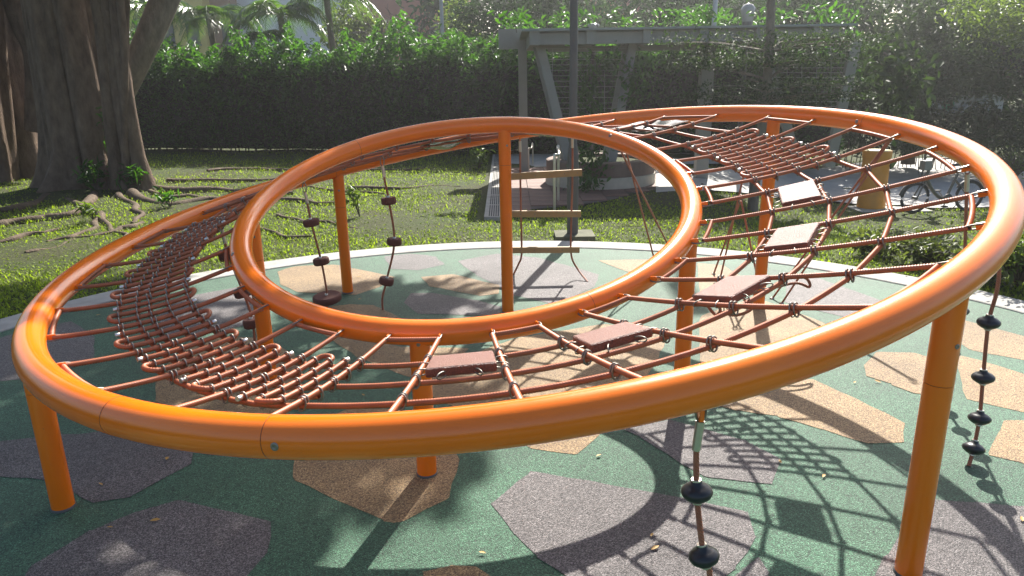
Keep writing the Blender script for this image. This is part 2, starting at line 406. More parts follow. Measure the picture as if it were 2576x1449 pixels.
patches_grey = [
 [(448, 1255), (681, 1311), (674, 1387), (610, 1460), (40, 1480), (85, 1420), (226, 1335), (350, 1285)],
 [(-60, 1195), (-40, 1115), (140, 1095), (300, 1085), (486, 1135), (480, 1168), (392, 1213), (326, 1252), (243, 1265), (120, 1210)],
 [(-60, 965), (-60, 870), (60, 832), (180, 808), (240, 850), (235, 905), (120, 950)],
 [(440, 752), (600, 722), (660, 760), (640, 815), (520, 840), (420, 845), (395, 800)],
 [(965, 645), (1035, 638), (1094, 645), (1118, 666), (1052, 680), (983, 676)],
 [(1150, 657), (1250, 638), (1351, 648), (1507, 690), (1497, 720), (1400, 768), (1290, 742), (1195, 690)],
 [(1014, 760), (1035, 738), (1087, 737), (1208, 758), (1262, 772), (1257, 795), (1052, 790)],
 [(1237, 1265), (1331, 1189), (1362, 1190), (1716, 1252), (1876, 1286), (1904, 1352), (1850, 1430), (1760, 1500), (1500, 1500), (1345, 1401), (1290, 1340)],
 [(1563, 1081), (1690, 1057), (1884, 1112), (1964, 1154), (1943, 1220), (1772, 1200), (1723, 1172), (1608, 1099)],
 [(2325, 1255), (2620, 1275), (2620, 1560), (2150, 1540), (2232, 1398)],
 [(1980, 692), (2060, 700), (2250, 768), (2130, 800), (1975, 762)],
 [(1905, 1400), (1935, 1440), (1930, 1560), (1780, 1560), (1830, 1470)],
]
def chaikin(poly, it=2, keep=0.13):
    P = [Vector(p) for p in poly]
    for _ in range(it):
        Q = []
        for i in range(len(P)):
            a, b = P[i], P[(i+1) % len(P)]; Q += [a.lerp(b, keep), a.lerp(b, 1-keep)]
        P = Q
    return P
for i, (poly, m) in enumerate([(p, G_TAN) for p in patches_tan]+[(p, G_GREY) for p in patches_grey]):
    P = chaikin([gp(*p, z=0.0) for p in poly], 1, 0.035)
    W_ = []
    for k in range(len(P)):              # slightly wavy hand-cut seams
        a, b = P[k], P[(k+1) % len(P)]; m_ = max(1, int((b-a).length/0.09))
        W_ += [a.lerp(b, q/m_)+Vector((rng.normal(0, .004), rng.normal(0, .004), 0)) for q in range(m_)]
    P = W_
    c = sum(P, Vector())/len(P)
    out = []
    for p in P:                          # stay inside the kerb
        d = p-KC; r = math.hypot(d.x, d.y)
        if r > KR-0.05: p = KC+d*((KR-0.05)/r)
        out.append(Vector((p.x, p.y, 0.0016+0.0003*(i % 5))))
    o = mesh_obj('rubber_patch', out, [tuple(range(len(out)))], m, rub)
    bm = bmesh.new(); bm.from_mesh(o.data); bmesh.ops.triangulate(bm, faces=bm.faces[:])
    for f in bm.faces:
        if f.normal.z < 0: f.normal_flip()
    bm.to_mesh(o.data); bm.free()

# terracotta paving under the pergola: single tiles
pav = mesh_obj('paving', [(-0.1, 10.0, 0.004), (2.9, 10.0, 0.004), (2.9, 15.4, 0.004), (-0.1, 15.4, 0.004)], [(0, 1, 2, 3)], GROUT)
pav.data.clear_geometry()
near = [(-0.1, 10.15), (0.3, 10.3), (0.85, 10.55), (1.4, 10.85), (2.0, 11.5), (2.6, 12.2), (3.4, 12.5)]
V = [(x, y, -0.003) for x, y in near]+[(x, 15.5, -0.003) for x, _ in near]; n = len(near)
pav.data.from_pydata(V, [], [(i, i+1, n+i+1, n+i) for i in range(n-1)]); tag(pav, kind='structure')
TS = 0.40
tb = MB().box((0, 0, 0), (TS-0.012, TS-0.012, 0.02)); tm = tb.build('tile_source', TILE, bevel=0.003); tmesh = tm.data; bpy.data.objects.remove(tm)
for i in range(9):
    for j in range(14):
        x = 0.1+i*TS; y = 9.95+j*TS
        yn = np.interp(x, [a for a, _ in near], [b for _, b in near])
        if y-TS/2 < yn-0.12 or y > 15.45 or x > 3.3: continue
        o = link_mesh('tile', tmesh, pav); o.location = (x, y, 0.002+0.002*rng.random())
        o.rotation_euler = (rng.normal(0, .003), rng.normal(0, .003), rng.normal(0, .004))
# concrete paths (lofted between two edges, following the ground)
def loft(name, A, B, m, lift=0.015, nu=40, nv=8):
    A = smooth_path(A, nu//(len(A)-1)); B = smooth_path(B, nu//(len(B)-1)); V = []; Fc = []
    for i in range(len(A)):
        for k in range(nv+1):
            p = A[i].lerp(B[i], k/nv); V.append((p.x, p.y, terrain(p.x, p.y)+lift))
    for i in range(len(A)-1):
        for k in range(nv):
            a = i*(nv+1)+k; Fc.append((a, a+1, a+nv+2, a+nv+1))
    o = mesh_obj(name, V, Fc, m, smooth=True); return tag(o, kind='structure')
loft('path', [gt(*p) for p in [(1650, 486), (1760, 480), (1900, 490), (2060, 503), (2200, 518), (2330, 524), (2500, 522), (2760, 515)]],
     [gt(*p) for p in [(1650, 425), (1760, 425), (1900, 430), (2060, 425), (2200, 404), (2330, 399), (2500, 398), (2760, 402)]], PATHC)
o = mesh_obj('path', [(-0.25, 15.5, 0.006), (5.5, 15.5, 0.006), (5.5, 17.8, 0.006), (-0.25, 18.4, 0.006)], [(0, 1, 2, 3)], PATHC); tag(o, kind='structure')
# drain channel with slotted covers
d0 = Vector((-0.29, 9.58, 0)); 
drain = empty('drain_channel', 'pale concrete drain strip with rows of dark slots beside the paving', 'drain', d0)
a0, a1 = gp(1218, 551), gp(1240, 391); b0, b1 = gp(1262, 552), gp(1262, 391)
mb = MB()
V = [Vector((p.x, p.y, z)) for p in (a0, b0, b1, a1) for z in (-0.05, 0.03)]
mb.add(V, [(1, 3, 5, 7), (0, 2, 3, 1), (2, 4, 5, 3), (4, 6, 7, 5), (6, 0, 1, 7)]); mb.build('channel', CONC, drain)
DK = simple('slot_dark', (0.012, 0.012, 0.012), 0.9)
nslab = 9
for k in range(nslab):
    t0, t1 = k/nslab+0.006, (k+1)/nslab-0.002
    mb = MB(); ms = MB()
    for c in range(5):
        f0, f1 = 0.26+c*0.13, 0.26+c*0.13+0.055
        P = [a0.lerp(a1, t).lerp(b0.lerp(b1, t), f) for t, f in ((t0, f0), (t0, f1), (t1, f1), (t1, f0))]
        ms.add([Vector((p.x, p.y, 0.0335)) for p in P], [(0, 1, 2, 3)])
    ms.build('slot', DK, drain)
# ------------------------------------------------------------------ the two rings and their posts
TH = np.linspace(0, 2*PI, 361)[:-1]
def ring_curve(c, nx_, ny_, R, w):
    n = np.array([nx_, ny_, 1.0]); n /= np.linalg.norm(n)
    a = np.array([1.0, 0, 0])-n*n[0]; a /= np.linalg.norm(a); b = np.cross(n, a)
    r = R+w[0]*np.cos(2*TH)+w[1]*np.sin(2*TH); z = w[2]*np.cos(2*TH)+w[3]*np.sin(2*TH)
    return np.array(c)+r[:, None]*(np.cos(TH)[:, None]*a+np.sin(TH)[:, None]*b)+z[:, None]*n
RO = ring_curve((-0.0206, 4.1966, 1.1232), -0.1317, -0.0891, 2.4474, (.0064, .0146, .0045, .0110)); RAD_O = 0.0639
RI = ring_curve((-0.2406, 4.2794, 1.0953), -0.0252, -0.3061, 1.3026, (.0072, .0326, -.0027, -.0005)); RAD_I = 0.0597
CC = np.array([-0.2406, 4.2794])
def by_az(Cv):
    A = np.unwrap(np.arctan2(Cv[:, 1]-CC[1], Cv[:, 0]-CC[0]))
    A = np.append(A, A[0]+2*PI); Q = np.vstack([Cv, Cv[:1]])
    return lambda ph: Vector([np.interp((ph-A[0]) % (2*PI)+A[0], A, Q[:, i]) for i in range(3)])
o_at, i_at = by_az(RO), by_az(RI)
frame = empty('ring_climber', 'orange steel climbing frame of two tilted rings on eight round posts', 'climbing frame', (0, 4.2, 0))
def bolt_on(parent, p, nrm, r=0.011):
    p = Vector(p); nrm = Vector(nrm).normalized(); ax = nrm.to_track_quat('Z', 'Y').to_matrix()
    mb = MB(); prof_ = [(r, -0.004), (r, 0.0016), (r*0.8, 0.003), (r*0.42, 0.0032), (r*0.36, 0.001)]
    t = MB().lathe(prof_, seg=14); mb.add([p+ax @ Vector(v) for v in t.v], t.f)
    return mb.build('bolt', STEEL, parent, True)
def make_ring(name, Cv, rad, joints, bolts):
    o = tube(name, [Vector(p) for p in Cv], rad, ORANGE, None, 28, closed=True)
    o.data.transform(Matrix.Translation(-frame.location)); o.parent = frame
    holder = o
    for k in joints:
        p = Vector(Cv[k]); t = (Vector(Cv[(k+1) % 360])-Vector(Cv[k-1])).normalized()
        mb = MB(); mb.tube([p-t*0.0011, p+t*0.0011], rad+0.0007, 28)
        j = mesh_obj('joint', loc(frame, mb.v), mb.f, SEAM, holder, True)
    for k, (ca, sa) in bolts:
        p = Vector(Cv[k]); t = (Vector(Cv[(k+1) % 360])-Vector(Cv[k-1])).normalized()
        s = t.cross(Vector((0, 0, 1))).normalized(); u = s.cross(t)
        nrm = s*ca+u*sa
        q = p+nrm*rad
        t_ = MB().lathe([(0.0125, -0.004), (0.0125, 0.0016), (0.010, 0.003), (0.005, 0.0032), (0.004, 0.001)], seg=14)
        ax = nrm.to_track_quat('Z', 'Y').to_matrix()
        mesh_obj('bolt', loc(frame, [q+ax @ Vector(v) for v in t_.v]), t_.f, STEEL, holder, True)
    return o
def near_idx(Cv, u, v):
    best = None
    for k in range(360):
        q = Cv[k]-np.array([0, 0, H]); z = q @ F_
        e = (CX+FPX*(q @ R_)/z-u)**2+(CY+FPX*(q @ D_)/z-v)**2
        if best is None or e < best[0]: best = (e, k)
    return best[1]
kO = near_idx
make_ring('outer_ring', RO, RAD_O, [near_idx(RO, 675, 1100), near_idx(RO, 2190, 290), near_idx(RO, 300, 1030), near_idx(RO, 840, 430)],
          [(near_idx(RO, 733, 1100), (1, 0.05)), (near_idx(RO, 2178, 290), (-1, 0.1)), (near_idx(RO, 760, 1100), (.1, -1))])
make_ring('inner_ring', RI, RAD_I, [near_idx(RI, 900, 370), near_idx(RI, 1480, 760)],
          [(near_idx(RI, 607, 650), (.8, .6)), (near_idx(RI, 640, 715), (-.5, .8)), (near_idx(RI, 1545, 350), (-0.8, 0.55))])
def post(Cv, rad, xy=None, k=None, seam=0.30, r=0.047, face=(0, -1, 0)):
    if k is None: k = int(np.argmin((Cv[:, 0]-xy[0])**2+(Cv[:, 1]-xy[1])**2))
    p = Vector(Cv[k]); zt = p.z-rad*0.35
    o = tube('post', [Vector((p.x, p.y, -0.05)), Vector((p.x, p.y, zt-seam))], r, ORANGE, frame, 24)
    s = MB().tube([Vector((p.x, p.y, zt-seam+0.0028)), Vector((p.x, p.y, zt))], r+0.0002, 24)
    mesh_obj('sleeve', loc(frame, s.v), s.f, ORANGE, o, True)
    g = MB().tube([Vector((p.x, p.y, zt-seam-0.001)), Vector((p.x, p.y, zt-seam+0.004))], r-0.0025, 20)
    mesh_obj('seam', loc(frame, g.v), g.f, SEAM, o, True)
    for ang in (face, (-face[0], -face[1], 0)):
        nrm = Vector(ang).normalized(); q = Vector((p.x, p.y, zt-seam+0.15))+nrm*(r+.0003)
        ax = nrm.to_track_quat('Z', 'Y').to_matrix()
        t_ = MB().lathe([(0.009, -0.004), (0.009, 0.0014), (0.007, 0.0025), (0.0035, 0.0026), (0.003, 0.001)], seg=12)
        mesh_obj('bolt', loc(frame, [q+ax @ Vector(v) for v in t_.v]), t_.f, STEEL, o, True)
    c = MB().lathe([(r+0.004, -0.01), (r+0.004, 0.006), (r, 0.012)], (p.x, p.y, 0), 20)
    mesh_obj('foot_collar', loc(frame, c.v), c.f, GREYD, o, True)
    return p
post(RO, RAD_O, (-2.03, 2.82), seam=0.16, face=(-.5, -1, 0)); post(RO, RAD_O, (1.445, 2.293), seam=0.34, face=(.3, -1, 0))
post(RO, RAD_O, (-1.47, 6.16), face=(.2, -1, 0)); post(RO, RAD_O, (1.998, 5.526), face=(-.1, -1, 0))
post(RI, RAD_I, (-0.433, 2.98), seam=0.17); post(RI, RAD_I, (-0.039, 5.56), seam=0.28, face=(.4, -1, 0))
post(RI, RAD_I, (-1.49, 4.22), seam=0.24, face=(.5, -1, 0)); post(RI, RAD_I, k=343, seam=0.16, face=(0, -1, 0))

# ------------------------------------------------------------------ nets between the rings
RR = 0.0104
def laid_rope(name, P, R_, m, parent, lay=0.060, step=0.0033):
    # six-strand laid rope: ridged cross-section turning along its length
    P = np.array([tuple(p) for p in loc(parent, P)]); d = np.linalg.norm(np.diff(P, axis=0), axis=1); keep = np.append(True, d > 1e-6); P = P[keep]
    L = np.append(0, np.cumsum(np.linalg.norm(np.diff(P, axis=0), axis=1))); n = max(4, int(L[-1]/step))
    t = np.linspace(0, L[-1], n); Q = np.stack([np.interp(t, L, P[:, i]) for i in range(3)], 1)
    T = np.gradient(Q, axis=0); k = np.ones(7)/7
    T = np.stack([np.convolve(np.pad(T[:, i], 3, mode='edge'), k, 'valid') for i in range(3)], 1); T /= np.linalg.norm(T, axis=1, keepdims=True)+1e-12
    U = np.cross(T, [0, 0, 1.0]); U /= np.linalg.norm(U, axis=1, keepdims=True)+1e-12; W = np.cross(T, U)
    a = (np.arange(12)*PI/6)[None]+(t*2*PI/lay)[:, None]; r = np.where(np.arange(12) % 2 == 0, 1.10, 0.86)[None]*R_
    V = Q[:, None]+(np.cos(a)*r)[..., None]*U[:, None]+(np.sin(a)*r)[..., None]*W[:, None]
    b = 12*np.arange(n-1)[:, None]; i = np.arange(12)[None]; j = (i+1) % 12
    F4 = np.stack([b+i, b+j, b+12+j, b+12+i], -1).reshape(-1, 4)
    o = raw_mesh(name, V.reshape(-1, 3), F4, m, parent, None)
    o.data.polygons.foreach_set('use_smooth', np.ones(len(F4), dtype=bool)); return o
def S(deg, s, dz=0.0):
    ph = math.radians(deg); d_ = deg % 360
    s = s+0.062*float(np.interp(d_, [20, 160, 172, 230, 262], [0.3, 0.3, 1, 1, 0]))*math.exp(-((s-0.33)/0.13)**2)*(1 if s > .1 else 0)
    p = o_at(ph).lerp(i_at(ph), s); p.z += dz - float(np.interp(d_, [0, 22, 34, 160, 172, 250, 262, 352, 360], [.05, .06, .022, .022, .055, .055, .022, .022, .05]))*math.sin(PI*min(1, max(0, s))); return p
angs = [2, 11, 20, 29] + [29+139/13*i for i in range(1, 13)] + [168, 176.5, 185.8, 195.7, 205.3, 215.7, 226.3, 236.5, 246.5, 256.5, 266.5, 276.5, 285.5, 295, 305, 314.7, 324.3, 334, 343.3, 353]
NA = len(angs)
CIRC = (0.69, 0.49, 0.30)
def tor(rx, ry, wire, n=14, m=5, gap=False):
    P = [Vector((rx*math.cos(2*PI*i/n), ry*math.sin(2*PI*i/n), 0)) for i in range(n)]
    V = []; Fc = []
    for i in range(n):
        t = (P[(i+1) % n]-P[i-1]).normalized(); s = Vector((-t.y, t.x, 0))
        for k in range(m):
            a = 2*PI*k/m; V.append(P[i]+(s*math.cos(a)+Vector((0, 0, 1))*math.sin(a))*wire)
    for i in range(n):
        for k in range(m):
            Fc.append((i*m+k, i*m+(k+1) % m, ((i+1) % n)*m+(k+1) % m, ((i+1) % n)*m+k))
    return V, Fc
V, Fc = tor(0.0155, 0.0265, 0.0037); o_ = mesh_obj('clamp_source', V, Fc, STEEL, None, True); CLAMP = o_.data; bpy.data.objects.remove(o_)
V, Fc = tor(0.040, 0.014, 0.0038, 18, 6); o_ = mesh_obj('shackle_source', V, Fc, STEEL, None, True); SHACK = o_.data; bpy.data.objects.remove(o_)
o_ = MB().lathe([(0.0095, -0.010), (0.0105, -0.008), (0.0105, 0.008), (0.0090, 0.010)], seg=14).build('cap_source', ALU, None, True); CAP = o_.data; bpy.data.objects.remove(o_)
o_ = MB().box((0, 0, 0), (0.045, 0.007, 0.03)).build('lug_source', ORANGE, None, False, 0.0025); LUG = o_.data; bpy.data.objects.remove(o_)
def basis(x, z):
    x = x.normalized(); z = (z-x*z.dot(x)).normalized(); y = z.cross(x)
    return Matrix((x, y, z)).transposed()
def place(me, name, parent, p, m3):
    o = bpy.data.objects.new(name, me); C.objects.link(o); o.parent = parent
    o.matrix_local = Matrix.Translation(Vector(p)-parent.location) @ m3.to_4x4(); return o
def clamp(parent, deg, s, double=False):
    p = S(deg, s, -0.010); d = (S(deg, s-0.02)-S(deg, s+0.02)).normalized()
    up = Vector((0, 0, 1)); up = (up-d*up.dot(d)).normalized()
    x = up.cross(d)
    m3 = Matrix((x, up, d)).transposed() @ Matrix.Rotation(rng.normal(0, .12), 3, 'Z')
    for off in ((-0.009, 0.009) if double else (0,)):
        place(CLAMP, 'clamp', parent, p+d*off, m3)
def ring_end(parent, deg, inner):
    s = 0.915 if inner else 0.085
    e = S(deg, s); q = i_at(math.radians(deg)) if inner else o_at(math.radians(deg))
    rad = RAD_I if inner else RAD_O
    d = (e-q).normalized(); r0 = q+d*(rad+0.004)
    m = basis(d, Vector((0, 0, 1)))
    place(LUG, 'lug', parent, q+d*(rad+0.012), m)
    place(SHACK, 'shackle', parent, (r0+d*0.014).lerp(e, 0.42), m @ Matrix.Rotation(PI/2*0.55, 3, 'X'))
def radial_points(deg):
    return [S(deg, s) for s in np.linspace(0.085, 0.915, 15)]
def joined_inner(i): return (i % 2) == 1     # radial i joins i+1 along the inner ring when i is odd
def build_net(net, idx, dense):
    for n_, i in enumerate(idx):
        a = angs[i]
        laid_rope('radial_rope', radial_points(a), RR, LAID, net)
        ring_end(net, a, True); ring_end(net, a, False)
        for s in CIRC: clamp(net, a, s, True)
    for q in range(len(idx)-1):
        i, j = idx[q], idx[q+1]
        a, b = angs[i], angs[j]
        b2 = b if b > a else b+360
        inner = i % 2 == (0 if False else 1)
        s = 0.915 if (i % 2 == 1) else 0.085
        # rope run along the ring between neighbouring radials
        P = [S(a+(b2-a)*t, s, 0) for t in np.linspace(0, 1, 7)]
        laid_rope('ring_rope', P, RR, LAID, net)
def circ_rope(net, a, b, s, n=None):
    n = n or max(4, int((b-a)*1.2))
    stops = []
    P = [S(a+(b-a)*t, s, -0.019) for t in np.linspace(0, 1, n)]
    return laid_rope('cross_rope', P, RR, LAID, net)
def chord_rope(net, degs, s):
    P = []
    for q in range(len(degs)-1):
        A = S(degs[q], s, -0.019); B = S(degs[q+1], s, -0.019)
        P += [A.lerp(B, t)-Vector((0, 0, 0.004*math.sin(PI*t))) for t in np.linspace(0, 1, 5)[:-1]]
    P.append(S(degs[-1], s, -0.019))
    laid_rope('cross_rope', P, RR, LAID, net)
def idx_range(a0, a1):
    out = []; i = a0
    while True:
        out.append(i % NA)
        if i % NA == a1 % NA: break
        i += 1
    return out
iL10, iL2 = 16, 25
def dense(net, idx):
    CM = (0.69, 0.59, 0.49, 0.395, 0.30)
    degs = [angs[i] for i in idx]
    for s in CM: chord_rope(net, sum([[degs[q]+(degs[q+1]-degs[q])*k/4 for k in range(4)] for q in range(len(degs)-1)], [])+[degs[-1]], s)
    for i in idx:
        for s in (0.59, 0.395): clamp(net, angs[i], s)
    for q in range(len(idx)-1):
        a, b = degs[q], degs[q+1]; r = [a+(b-a)*k/4 for k in (1, 2, 3)]
        j = rng.normal(0, 0.005, 6)
        lo, hi = 0.290+j[0], 0.700+j[1]
        def row(d, s0, s1): return [S(d, s) for s in np.linspace(s0, s1, 9)]
        def loop(d0, d1, s, out):
            return [S(d0+(d1-d0)*(0.5-0.5*math.cos(t)), s+out*0.026*math.sin(t), 0.006*math.sin(t)) for t in np.linspace(0.25, PI-0.25, 7)]
        P = row(r[0], lo, hi)+loop(r[0], r[1], hi, 1)+row(r[1], hi, lo)+loop(r[1], r[2], lo, -1)+row(r[2], lo, hi)
        laid_rope('serpentine_rope', P, RR, LAID, net)
        for d, s in ((r[0], lo), (r[2], hi)):
            dd = (S(d, s+0.01)-S(d, s-0.01)).normalized(); sg = 1 if s > 0.5 else -1
            place(CAP, 'end_cap', net, S(d, s)+dd*sg*0.008, dd.to_track_quat('Z', 'Y').to_matrix())
        for d in r:
            for s in CM: clamp(net, d, s)
netL = empty('rope_net', 'dense red-brown rope net on the low side of the frame, away from the step pads', 'rope net', (-1.6, 3.4, 0))
L_idx = idx_range(iL10, iL2); build_net(netL, L_idx, True); dense(netL, L_idx)
netR = empty('rope_net', 'dense red-brown rope net at the high side of the frame, past the step pads', 'rope net', (1.8, 5.0, 0))
R_idx = idx_range(0, 3); build_net(netR, R_idx, True); dense(netR, R_idx)
netP = empty('step_net', 'open rope net carrying five red rubber step pads between the rings', 'rope net', (0.8, 3.0, 0))
P_idx = idx_range(26, 35); build_net(netP, P_idx, False)
for q in (0,):
    pd = [angs[i] for i in P_idx]
    for s in CIRC: chord_rope(netP, [angs[iL2]]+pd+[362], s)
# ring runs that tie neighbouring nets together
def ring_run(net, i, j):
    a, b = angs[i], angs[j]; b = b if b > a else b+360
    s = 0.915 if (i % 2 == 1) else 0.085
    laid_rope('ring_rope', [S(a+(b-a)*t, s) for t in np.linspace(0, 1, 7)], RR, LAID, net)
ring_run(netP, 25, 26); ring_run(netP, 35, 0)
netB = empty('rope_net', 'sparse rope net with two dark rubber membranes along the far arc of the rings', 'rope net', (-0.3, 6.2, 0))
B_idx = idx_range(4, 15); build_net(netB, B_idx, False)
ring_run(netB, 3, 4); ring_run(netB, 15, 16)
for s in CIRC: chord_rope(netB, [29]+[angs[i] for i in B_idx]+[168], s)
# step pads
pad_n = 0
for a, b in ((26, 27), (28, 29), (30, 31), (32, 33), (34, 35)):
    A, B = angs[a], angs[b]; d = (B-A)
    q = [S(A+d*0.09, 0.655, .006), S(B-d*0.09, 0.655, .006), S(B-d*0.09, 0.515, .006), S(A+d*0.09, 0.515, .006)]
    nrm = (q[1]-q[0]).cross(q[3]-q[0]).normalized()
    if nrm.z < 0: nrm = -nrm
    V = [p+nrm*h for p in q for h in (-0.018, 0.020)]
    mb = MB().add(V, [(1, 3, 5, 7), (0, 6, 4, 2), (0, 2, 3, 1), (2, 4, 5, 3), (4, 6, 7, 5), (6, 0, 1, 7)])
    pad = mesh_obj('step_pad', loc(netP, mb.v), mb.f, PAD, netP)
    bm = bmesh.new(); bm.from_mesh(pad.data); bmesh.ops.recalc_face_normals(bm, faces=bm.faces[:])
    bmesh.ops.bevel(bm, geom=bm.edges[:], offset=0.011, segments=3, affect='EDGES', profile=0.6); bm.to_mesh(pad.data); bm.free()
    for k in range(4):                   # wire staples holding the pad to the ropes
        p0, p1 = q[k], q[(k+1) % 4]
        for t in (0.3, 0.72):
            p = p0.lerp(p1, t); out = (p-(q[0]+q[1]+q[2]+q[3])/4); out = out.normalized()
            x = out; m = basis(x, (p1-p0).normalized().cross(x))
            o = place(SHACK, 'staple', netP, p+out*0.022-nrm*0.006, m @ Matrix.Rotation(PI/2, 3, 'X')); o.scale = (0.72, 0.8, 0.72)
# membranes
def membrane(a0, a1, s0, s1, sag):
    V = []; Fc = []; nu, nv = 22, 12
    for th in (0, 0.004):
        for i in range(nu+1):
            for k in range(nv+1):
                u, v = i/nu, k/nv
                ed = 0.018*math.sin(u*PI*5)*(abs(2*v-1)**6)
                p = S(a0+(a1-a0)*u, s0+(s1-s0)*v+ed*(1 if v < .5 else -1), -sag*math.sin(PI*u)*math.sin(PI*v)+0.012*math.sin(9*u+4*v)*math.sin(PI*u)*math.sin(PI*v)-th); V.append(p)
    n1 = (nu+1)*(nv+1)
    for i in range(nu):
        for k in range(nv):
            a = i*(nv+1)+k; Fc.append((a, a+1, a+nv+2, a+nv+1)); Fc.append((n1+a, n1+a+nv+1, n1+a+nv+2, n1+a+1))
    o = mesh_obj('membrane', loc(netB, V), Fc, MEMB, netB, True); return o
membrane(angs[4]+3, angs[5]+3, 0.20, 0.66, 0.05)
membrane(angs[9], angs[10]+2, 0.05, 0.60, 0.05)
membrane(angs[6]+4, angs[8]-3, 0.34, 0.72, 0.07)

# ------------------------------------------------------------------ hanging ropes, ladder
def ferrule(parent, p, d, L=0.09, r=0.0125):
    d = Vector(d).normalized()
    return tube('ferrule', [Vector(p), Vector(p)+d*L], r, STAINLESS, parent, 12)
def thing_rope(name, label, cat, P, rad=0.0088, group=None, eye=True):
    b = Vector((P[-1].x, P[-1].y, 0))
    t = empty(name, label, cat, b, group)
    Q = smooth_path(P, 10); tube('rope', Q, rad, ROPE, t)
    if eye:
        d = (Q[1]-Q[0]).normalized(); ferrule(t, Q[0]+d*0.005, d)
        m = basis(Vector((0, 0, 1)), Vector((0, 1, 0)))
        place(SHACK, 'shackle', t, Q[0]+Vector((0, 0, 0.03)), m)
    return t, Q
def disc_on(t, p, d, R, h, m, name='disc'):
    d = Vector(d).normalized(); ax = d.to_track_quat('Z', 'Y').to_matrix()
    l = MB().lathe([(R*0.86, -h/2), (R*0.97, -h/2+h*.12), (R, -h/2+h*.3), (R, h/2-h*.3), (R*0.97, h/2-h*.12), (R*0.86, h/2)], seg=28)
    o = mesh_obj(name, loc(t, [Vector(p)+ax @ Vector(v) for v in l.v]), l.f, m, t, True)
    c = MB().lathe([(0.013, h/2-0.002), (0.013, h/2+0.012), (0.0105, h/2+0.013)], seg=12)
    mesh_obj('collar', loc(t, [Vector(p)+ax @ Vector(v) for v in c.v]), c.f, STAINLESS, o, True)
    return o
def pod_on(t, p, d, R=0.048):
    d = Vector(d).normalized(); ax = d.to_track_quat('Z', 'Y').to_matrix()
    pr = [(0.012, -0.030), (R*0.55, -0.024), (R*0.88, -0.012), (R, 0.0), (R*0.94, 0.010), (R*0.68, 0.021), (R*0.36, 0.028), (0.016, 0.036), (0.013, 0.038)]
    l = MB().lathe(pr, seg=28)
    o = mesh_obj('pod', loc(t, [Vector(p)+ax @ Vector(v) for v in l.v]), l.f, BLACK, t, True)
    for z in (0.039, -0.032):
        c = MB().lathe([(0.0145, z-0.003), (0.0155, z), (0.0145, z+0.003)], seg=14)
        mesh_obj('collar', loc(t, [Vector(p)+ax @ Vector(v) for v in c.v]), c.f, STAINLESS, o, True)
    return o
def dirn(a, b): return (Vector(b)-Vector(a)).normalized()
# disc ropes (far-left arc)
Yc = 5.70
P = [at(767, 482, Yc), at(775, 520, Yc), at(783, 560, Yc), at(808, 657, Yc), at(822, 735, Yc), gp(823, 774)]
t, Q = thing_rope('disc_rope', 'hanging rope with two small brown discs above one wide brown disc seat', 'climbing rope', P)
disc_on(t, P[2], dirn(P[3], P[2]), 0.066, 0.055, DISC); disc_on(t, P[3], dirn(P[4], P[2]), 0.066, 0.055, DISC)
disc_on(t, at(823, 750, Yc), dirn(P[4], P[3])+Vector((0, -.15, .3)), 0.118, 0.058, DISC)
Yc = 5.62
P = [at(962, 415, Yc), at(968, 455, Yc), at(978, 505, Yc), at(992, 608, Yc), at(972, 707, Yc), at(962, 750, Yc), gp(963, 780)]
t, Q = thing_rope('disc_rope', 'curving rope with three equal small brown discs spaced down its length', 'climbing rope', P)
for k in (2, 3, 4): disc_on(t, P[k], dirn(P[k+1], P[k-1]), 0.060, 0.055, DISC)
Yc = 4.45
P = [at(558, 575, Yc), at(566, 610, Yc), at(574, 642, Yc), at(612, 735, Yc), at(634, 800, Yc), at(640, 850, Yc), gp(642, 905)]
t, Q = thing_rope('disc_rope', 'slanting rope with brown discs partly hidden behind the inner ring by the dense net', 'climbing rope', P)
for k in (2, 3): disc_on(t, P[k], dirn(P[k+1], P[k-1]), 0.060, 0.055, DISC)
disc_on(t, at(635, 812, Yc), dirn(P[5], P[3]), 0.060, 0.058, DISC)
# black pod ropes (near-right arc)
k = near_idx(RO, 1757, 985); a = Vector(RO[k]); Yc = a.y
P = [Vector((a.x, a.y, a.z-0.10)), at(1752, 1130, Yc), at(1753, 1238, Yc), at(1760, 1320, Yc-.01), at(1771, 1400, Yc-.02), at(1786, 1452, Yc-.03), Vector((a.x+0.10, Yc-.05, 0.0))]
P[-1] = Vector((P[-2].x+0.03, Yc-.06, 0.0))
t, Q = thing_rope('pod_rope', 'hanging rope with shiny black pods below the bare front arc of the outer ring', 'climbing rope', P)
for k in (2, 4): pod_on(t, P[k], dirn(P[k+1], P[k-1]), 0.046)
tab = MB().box((a.x, a.y, a.z-RAD_O-0.012), (0.012, 0.03, 0.05)); mesh_obj('bracket', loc(t, tab.v), tab.f, ORANGE, t)
def ring_under(x, y):
    p = Vector(RO[int(np.argmin((RO[:, 0]-x)**2+(RO[:, 1]-y)**2))]); return p-Vector((0, 0, RAD_O+0.03))
Yc = 3.12
P = [ring_under(2.2, 3.12), at(2512, 705, Yc), at(2487, 812, Yc), at(2473, 950, Yc), at(2464, 1053, Yc-.04), at(2449, 1128, Yc-.06), gp(2437, 1172)]
t, Q = thing_rope('pod_rope', 'hanging rope with four black pods beside the outer ring post on the high side', 'climbing rope', P)
for k in (2, 3, 4, 5): pod_on(t, P[k], dirn(P[min(k+1, 6)], P[k-1]), 0.050)
Yc = 3.7
P = [ring_under(2.36, 3.7), at(2424, 720, Yc), at(2415, 782, Yc), at(2393, 888, Yc), at(2377, 965, Yc), gp(2362, 1032)]
t, Q = thing_rope('pod_rope', 'hanging rope with smaller black pods half hidden behind the orange post', 'climbing rope', P)
for k in (2, 3, 4): pod_on(t, P[k], dirn(P[k+1], P[k-1]), 0.046)
